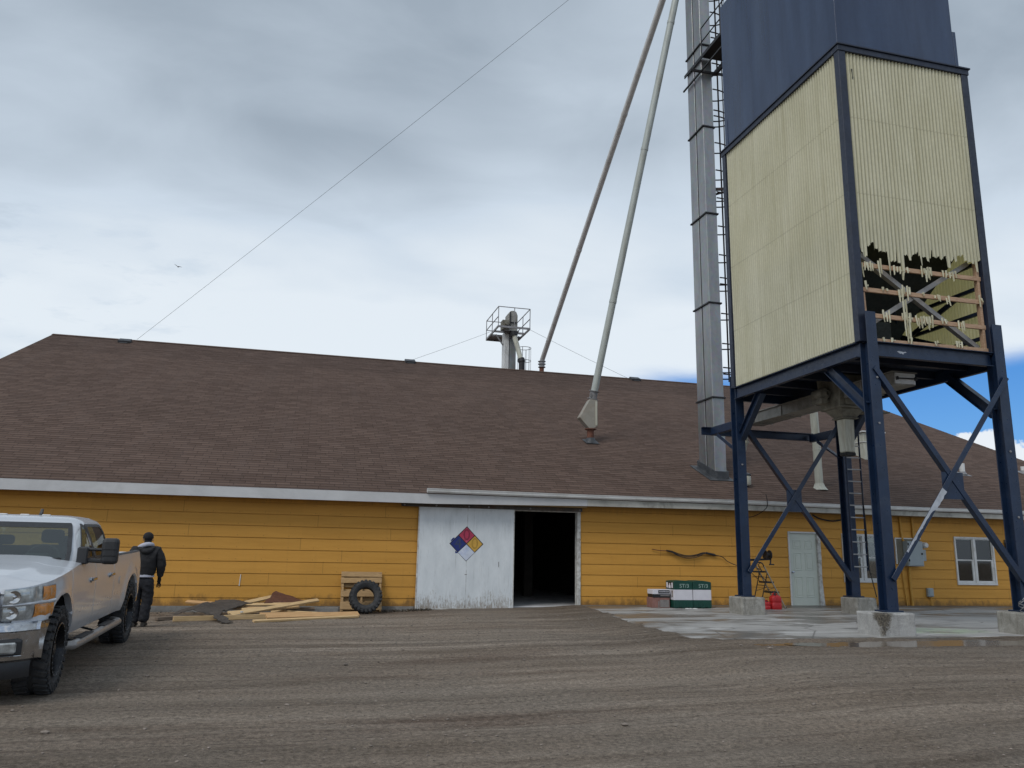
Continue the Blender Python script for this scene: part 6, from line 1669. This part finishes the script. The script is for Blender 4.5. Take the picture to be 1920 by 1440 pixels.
# grille and nose panel
m = MB(); rows = []
for k in range(41):
    u = lerp(-.90, .90, k / 40); y = nose(u) + .10; rows.append([Vector((u, y + dy, z)) for dy, z in ((.02, .79), (.0, .90), (-.005, 1.0), (.02, 1.09), (.06, 1.13))])
m.grid(rows); np_ = m.build('nose_panel', 'silver', tk, smooth=40)
gr = MB(); gr.b2((-.56, -.785, .80), (.56, -.74, 1.08)); gro = gr.build('grille', 'blackplastic', tk, bevel=.02)
m = MB(); m.b2((-.60, -.805, .915), (.60, -.765, .975)); m.b2((-.61, -.80, 1.065), (.61, -.74, 1.115)); m.b2((-.62, -.795, .80), (-.555, -.74, 1.10)); m.b2((.555, -.795, .80), (.62, -.74, 1.10)); m.build('grille_bar', 'chrome', gro, bevel=.012)
for sg in (1, -1):
    # headlight: two stacked lamps wrapping the corner
    def HP(q):
        if q < .62: u = lerp(.635, .85, q / .62); return u, nose(u) + .085
        w_ = (q - .62) / .38; s_ = lerp(nose(.85) + .085, -.26, w_ ** 1.3); return lerp(.85, hw(s_), min(1., w_ * 1.6)) , s_
    def hl(q0, q1, z0, z1, name, mat, o, par):
        mm = MB(); rows_ = []
        for k in range(17):
            q = lerp(q0, q1, k / 16); u, y = HP(q); u2, y2 = HP(min(1, q + .02)); u1_, y1_ = HP(max(0, q - .02)); tx, ty_ = u2 - u1_, y2 - y1_; L_ = math.hypot(tx, ty_); nx, ny = ty_ / L_, -tx / L_
            rise = .035 * q
            rows_.append([Vector((sg * (u + nx * (o + bl)), y + ny * (o + bl), lerp(z0, z1, j / 4) + rise * lerp(.3, 1, j / 4))) for j, bl in enumerate((0, .010, .013, .010, 0))])
        mm.grid(rows_)
        for e_ in (0, -1): mm.grid([[r_[e_] for r_ in rows_], [r_[e_] + Vector((-sg * .03, .04, 0)) for r_ in rows_]])
        return mm.build(name, mat, par, smooth=40)
    H = hl(.0, 1., .815, 1.115, 'headlight', 'lamp_lens', .012, tk)
    hl(.02, .52, .975, 1.105, 'lamp', 'lamp_lens', .020, H); hl(.03, .48, .826, .95, 'lamp', 'lamp_lens', .020, H)
    hl(.80, .98, .975, 1.105, 'amber_lens', 'amber', .020, H); hl(.66, .97, .83, .95, 'amber_lens', 'amber', .020, H)
    hl(.0, 1., .953, .968, 'divider', 'silver', .026, H)
    for q, zz in ((.27, 1.045), (.25, .892)):
        u_, y_ = HP(q); mm = MB(); mm.lathe([(.062, -.030), (.060, -.046), (.048, -.044), (.030, -.036), (.016, -.034), (.014, -.044), (.0, -.047)], (sg * u_, y_, zz), 'y', 20); mm.build('reflector', 'chrome', H, smooth=True)
# tow mirrors
for sg in (1, -1):
    m = MB(); m.box((sg * 1.235, .90, 1.455), (.19, .12, .31)); mm_ = m.build('mirror', 'blackplastic', tk, bevel=.045, seg=3)
    m = MB(); m.bar((sg * .93, .88, 1.345), (sg * 1.2, .90, 1.335), .06, .05); m.bar((sg * .95, .88, 1.475), (sg * 1.2, .90, 1.47), .05, .035); m.box((sg * .945, .90, 1.40), (.12, .14, .20)); m.build('mirror_arm', 'blackplastic', tk, bevel=.015)
    m = MB(); m.b2((sg * 1.16, .955, 1.32), (sg * 1.31, .965, 1.59)); m.build('mirror_glass', 'chrome', mm_)
    m = MB()
    for z in (1.40, 1.475): m.box((sg * 1.235, .838, z), (.17, .004, .006))
    m.build('mirror_groove', 'rim', mm_)
# running boards
for sg in (1, -1):
    m = MB(); m.tube([(sg * .90, .55, .40), (sg * 1.01, .60, .405), (sg * 1.02, 1.0, .405), (sg * 1.02, 3.0, .405), (sg * .92, 3.12, .41)], .052, 12); rb = m.build('running_board', 'steppad', tk, smooth=40)
    for y0 in (.80, 2.0):
        m = MB(); m.b2((sg * .955, y0, .455), (sg * 1.055, y0 + .62, .464)); m.build('step_pad', 'blackplastic', rb, bevel=.003)
    m = MB()
    for y0 in (.9, 1.9, 2.9): m.bar((sg * .7, y0, .48), (sg * 1.0, y0, .40), .05, .02)
    m.build('bracket', 'blackplastic', rb)
# underside
m = MB(); m.b2((-.80, -.75, .50), (.80, 4.7, .62)); m.b2((-.50, -.6, .42), (-.38, 4.6, .52)); m.b2((.38, -.6, .42), (.50, 4.6, .52)); m.build('chassis', 'blackplastic', tk)
m = MB()
for c in (0, RW):
    for sg in (1, -1):
        rows = []
        for k in range(25):
            a = math.pi * k / 24; rows.append([Vector((sg * .93, c + (AR if c else FA) * math.cos(a) * 1.0 + (0 if c else FC), AZ + AR * math.sin(a) * .97)), Vector((sg * .58, c + AR * math.cos(a), AZ + AR * math.sin(a) * .97))])
        m.grid(rows); m.add([Vector((sg * .58, c + AR * math.cos(math.pi * k / 24), AZ + AR * math.sin(math.pi * k / 24) * .97)) for k in range(25)], [tuple(range(25))])
m.build('wheel_well', 'blackplastic', tk)
m = MB(); m.tube([(-.75, 0, .46), (.75, 0, .46)], .05, 8); m.tube([(-.75, RW, .46), (.75, RW, .46)], .06, 8); m.lathe([(.0, -.16), (.15, -.10), (.15, .10), (0, .16)], (0, RW, .46), 'x', 14); m.build('axle', 'blackplastic', tk, smooth=True)
# wheels
RT, WT = .455, .335
def wheel(sg, s, steer=0.):
    e = bpy.data.objects.new('wheel', None); COL.objects.link(e); e.parent = tk; e.location = (sg * (1.0 - WT / 2 + .015), s, RT - .008); e.rotation_euler = (0, 0, R(steer)); ORG[e.name] = Vector()
    return e
m = MB(); m.lathe(tyre_profile(RT - .022, .265, WT), (0, 0, 0), 'x', 60); lugs(m, RT - .026, WT, 30, .030, 'x', (0, 0, 0), .40)
w0 = wheel(1, 0., 3)
tyre_o = m.build('tyre', 'dusty_rubber', w0, smooth=30)
m = MB(); m.lathe([(.268, .155), (.275, .165), (.262, .168), (.245, .12), (.235, -.15), (.262, -.165)], (0, 0, 0), 'x', 48)
for k in range(8):
    a = 2 * math.pi * k / 8; rt = Matrix.Rotation(a, 3, 'X')
    m.box(rt @ Vector((.085, 0, .155)), (.045, .062, .19), rt @ Matrix.Rotation(-.12, 3, 'Y'))
m.lathe([(0, .135), (.05, .13), (.06, .10), (.085, .085), (.09, .02)], (0, 0, 0), 'x', 20); m.lathe([(.235, -.05), (0, -.06)], (0, 0, 0), 'x', 24)
rim_o = m.build('rim', 'rim', w0, smooth=30)
m = MB()
for k in range(8):
    a = 2 * math.pi * (k + .5) / 8; m.lathe([(0, .012), (.010, .010), (.012, 0)], (.088, .075 * math.cos(a), .075 * math.sin(a)), 'x', 8)
for k in range(24):
    a = 2 * math.pi * (k + .5) / 24; m.lathe([(0, .006), (.005, .004), (.006, 0)], (.166, .268 * math.cos(a), .268 * math.sin(a)), 'x', 6)
nut_o = m.build('lug_nuts', 'greysteel', w0, smooth=30)
for sg, s, a in ((1, RW, 0), (-1, 0., 183), (-1, RW, 180)):
    e = wheel(sg, s, a)
    for src in (tyre_o, rim_o, nut_o):
        c = src.copy(); COL.objects.link(c); c.parent = e
# torn tarpaulin in the bed
def loc2w(p): return tk.matrix_basis @ Vector(p)
bpy.context.view_layer.update()
mb = MB(); rnd = random.Random(31)
base = loc2w((.45, 2.95, 1.22))
for k in range(9):
    c = base + Vector((rnd.uniform(-.45, .28), rnd.uniform(-.15, 1.3), rnd.uniform(-.1, .22))); rot = Matrix.Rotation(rnd.uniform(-.5, .5), 3, 'X') @ Matrix.Rotation(rnd.uniform(-.6, .6), 3, 'Y') @ Matrix.Rotation(rnd.uniform(0, 3), 3, 'Z')
    mb.box(c, (rnd.uniform(.25, .5), rnd.uniform(.2, .45), rnd.uniform(.008, .03)), rot, jit=.03)
mb.b2(base + Vector((-.5, -.2, -.32)), base + Vector((.3, 1.3, -.1)))
solo(mb, 'roofing_scrap', 'shingle_sheet', base, 'dark torn roofing scraps heaped in the bed of the silver pickup', 'roofing scrap')
# ------------------------------------------------------------------ person seen from behind
PX, PY_, = -2.81, -4.40
PZ_ = zg(PX, PY_) + .004
per = thing('person', (PX, PY_, PZ_), 'person in black jacket, cap and trousers with their back turned, behind the silver pickup', 'person')
def skinned(name, mat, nodes, edges, parent, sub=2, root=0, fold=0.):
    """nodes: (x, y, z, r) or (x, y, z, rx, ry)"""
    me = bpy.data.meshes.new(name); me.from_pydata([n[:3] for n in nodes], edges, [])
    o = bpy.data.objects.new(name, me); COL.objects.link(o)
    md = o.modifiers.new('skin', 'SKIN'); md.use_smooth_shade = True
    for i, n in enumerate(nodes):
        sv = me.skin_vertices[0].data[i]; sv.radius = (n[3], n[4] if len(n) > 4 else n[3]); sv.use_root = (i == root)
    s_ = o.modifiers.new('sub', 'SUBSURF'); s_.levels = sub; s_.render_levels = sub
    dg = bpy.context.evaluated_depsgraph_get(); m2 = bpy.data.meshes.new_from_object(o.evaluated_get(dg))
    bpy.data.objects.remove(o); m2.name = name
    m2.materials.clear(); m2.materials.append(M[mat])
    for p in m2.polygons: p.use_smooth = True
    if fold:
        for v in m2.vertices:
            q = v.co; d = fold * (mnoise.noise(Vector((q.x * 9, q.y * 9, q.z * 16 + q.x * 10))) + .6 * mnoise.noise(Vector((q.x * 22, q.y * 22, q.z * 26))))
            v.co = q + v.normal * d
    ob = bpy.data.objects.new(name, m2); COL.objects.link(ob); ob.parent = parent; return ob
# body: one continuous skin figure (x = viewer's right, y = the way it faces, z = up)
n = [(0, 0, .90, .13, .10), (0, 0, 1.10, .13, .10), (0, -.005, 1.28, .15, .10), (0, .0, 1.40, .10, .08), (0, .03, 1.475, .055), (0, .055, 1.56, .072, .085), (0, .055, 1.63, .078, .092), (0, .05, 1.685, .050, .06)]
e = [(0, 1), (1, 2), (2, 3), (3, 4), (4, 5), (5, 6), (6, 7)]
def chain(pts, start):
    global n, e
    k = start
    for p in pts: n.append(p); e.append((k, len(n) - 1)); k = len(n) - 1
    return k
rw = chain([(.19, 0, 1.385, .060), (.275, -.01, 1.12, .045), (.27, .06, .87, .030)], 3)
lw = chain([(-.19, 0, 1.385, .060), (-.29, .03, 1.13, .045), (-.26, .24, 1.02, .030)], 3)
chain([(.10, 0, .84, .085), (.105, .015, .47, .055), (.075, -.02, .09, .040), (.085, .10, .035, .030)], 0)
chain([(-.10, 0, .84, .085), (-.095, .03, .47, .055), (-.075, .0, .09, .040), (-.085, .12, .035, .030)], 0)
pr = chain([(.267, .085, .83, .036, .018), (.263, .105, .79, .040, .016)], rw)
for dx_, l, c in ((-.012, .068, .35), (.012, .078, .3), (-.034, .070, .3), (.034, .058, .35)):
    chain([(.263 + dx_ * .8, .115, .765, .0095), (.261 + dx_, .128, .765 - l * .5, .009), (.257 + dx_, .120, .765 - l, .008)], pr)
chain([(.237, .115, .825, .0105), (.225, .135, .795, .009)], rw)
pl = chain([(-.255, .28, 1.015, .034, .018), (-.25, .32, 1.01, .038, .016)], lw)
for dx_, l in ((-.012, .068), (.012, .076), (-.034, .058), (.034, .066)):
    chain([(-.25 + dx_ * .8, .345, 1.005, .0095), (-.25 + dx_, .345 + l * .5, .99, .009), (-.25 + dx_, .345 + l, .965, .008)], pl)
chain([(-.225, .30, .995, .0105), (-.212, .33, .975, .009)], lw)
chain([(0, .150, 1.585, .014), (0, .162, 1.565, .012)], 5)
body = skinned('body', 'skin', n, e, per)
body.data.materials.append(M['cap'])
for p in body.data.polygons:
    if abs(p.center.x) > .15 or (p.center.z > 1.44 and p.center.y < .09): p.material_index = 1      # gloves, dark hair at the nape
# ears and face details on the far side
mb = MB()
for s_ in (-1, 1): mb.lathe([(.0, -.008), (.022, -.004), (.026, .004), (.012, .010)], (s_ * .082, .05, 1.575), 'x', 12)
mb.build('ears', 'skin', per, off=(0, 0, 0), smooth=True)
mb = MB()
for s_ in (-1, 1): mb.lathe([(0, .006), (.010, .003), (.012, -.004)], (s_ * .030, .142, 1.605), 'y', 10)
mb.b2((-.022, .138, 1.528), (.022, .146, 1.534)); mb.build('face_features', 'cap', per, off=(0, 0, 0))
# trousers
n = [(0, -.005, .93, .175, .135), (0, -.01, .84, .185, .145)]; e = [(0, 1)]
chain([(.10, -.01, .72, .130, .125), (.105, .005, .48, .108, .105), (.085, -.02, .20, .100, .100), (.075, -.02, .06, .090, .095)], 1)
chain([(-.10, -.0, .72, .130, .125), (-.10, .02, .48, .108, .105), (-.085, .005, .20, .098, .100), (-.08, .0, .06, .088, .095)], 1)
tro = skinned('trousers', 'trousers', n, e, per, 3, 0, .016)
# jacket
n = [(0, 0, .865, .205, .150), (0, -.005, 1.00, .225, .165), (0, -.015, 1.20, .240, .170), (0, -.01, 1.34, .215, .150), (0, .02, 1.43, .095, .085)]; e = [(0, 1), (1, 2), (2, 3), (3, 4)]
chain([(.20, -.005, 1.37, .102), (.265, -.015, 1.25, .100), (.295, -.012, 1.11, .090), (.280, .03, .97, .070), (.272, .06, .875, .054)], 3)
chain([(-.20, -.005, 1.37, .102), (-.27, .0, 1.25, .095), (-.295, .03, 1.12, .072), (-.285, .13, 1.065, .062), (-.262, .22, 1.03, .050)], 3)
jac = skinned('jacket', 'jacket', n, e, per, 3, 0, .014)
# hood hanging on the back, pale hoodie collar, shirt hem, cap
n = [(-.13, -.07, 1.43, .045, .04), (-.05, -.125, 1.385, .062, .05), (.04, -.145, 1.345, .075, .055), (.11, -.115, 1.385, .055, .05), (.15, -.04, 1.435, .04, .04)]; e = [(0, 1), (1, 2), (2, 3), (3, 4)]
skinned('jacket_hood', 'jacket', n, e, per, 3, 0, .012)
n = [(.105, .05, 1.475, .034), (.085, -.03, 1.492, .040), (.03, -.075, 1.495, .045), (-.04, -.085, 1.475, .047), (-.105, -.06, 1.445, .045), (-.145, .0, 1.415, .038), (-.11, .07, 1.42, .034), (0, .10, 1.43, .034)]; e = [(0, 1), (1, 2), (2, 3), (3, 4), (4, 5), (5, 6), (6, 7), (7, 0)]
skinned('hoodie_collar', 'hoodie', n, e, per)
mb = MB(); rows = []
for z, k in ((.893, 1.10), (.902, 1.10), (.945, 1.02)): rows.append([Vector((k * .172 * math.cos(R(a)), k * .142 * math.sin(R(a)), z + .010 * math.sin(R(a * 3)) * (z < .87))) for a in range(0, 360, 12)])
mb.grid(rows, close=True); mb.build('shirt_hem', 'hoodie', per, off=(0, 0, 0), smooth=True)
mb = MB(); rows = []
for k in range(9):
    a = R(-18 + k * 13.3); rows.append([Vector((.094 * math.cos(a) * math.cos(R(b)), .050 + .108 * math.cos(a) * math.sin(R(b)), 1.625 + .095 * math.sin(a) + (.012 if math.sin(R(b)) < -.3 else 0) * 0)) for b in range(0, 360, 15)])
mb.grid(rows, close=True); mb.add(rows[-1], [tuple(range(24))]); mb.build('cap', 'cap', per, off=(0, 0, 0), smooth=True)
for x, y in ((.085, .05), (-.085, .07)):
    mb = MB(); rows = []
    for yy, hw_, h in ((-.14, .034, .075), (-.08, .046, .10), (.02, .046, .10), (.10, .050, .062), (.16, .042, .05), (.19, .02, .035)):
        rows.append([Vector((x + hw_ * math.cos(R(a)), y + yy, max(.0, h * .5 + h * .5 * math.sin(R(a))))) for a in range(0, 360, 30)])
    mb.grid(rows, close=True); mb.add(rows[0], [tuple(range(12))]); mb.add(rows[-1], [tuple(range(12))]); mb.build('boot', 'shoe', per, off=(0, 0, 0), smooth=50)
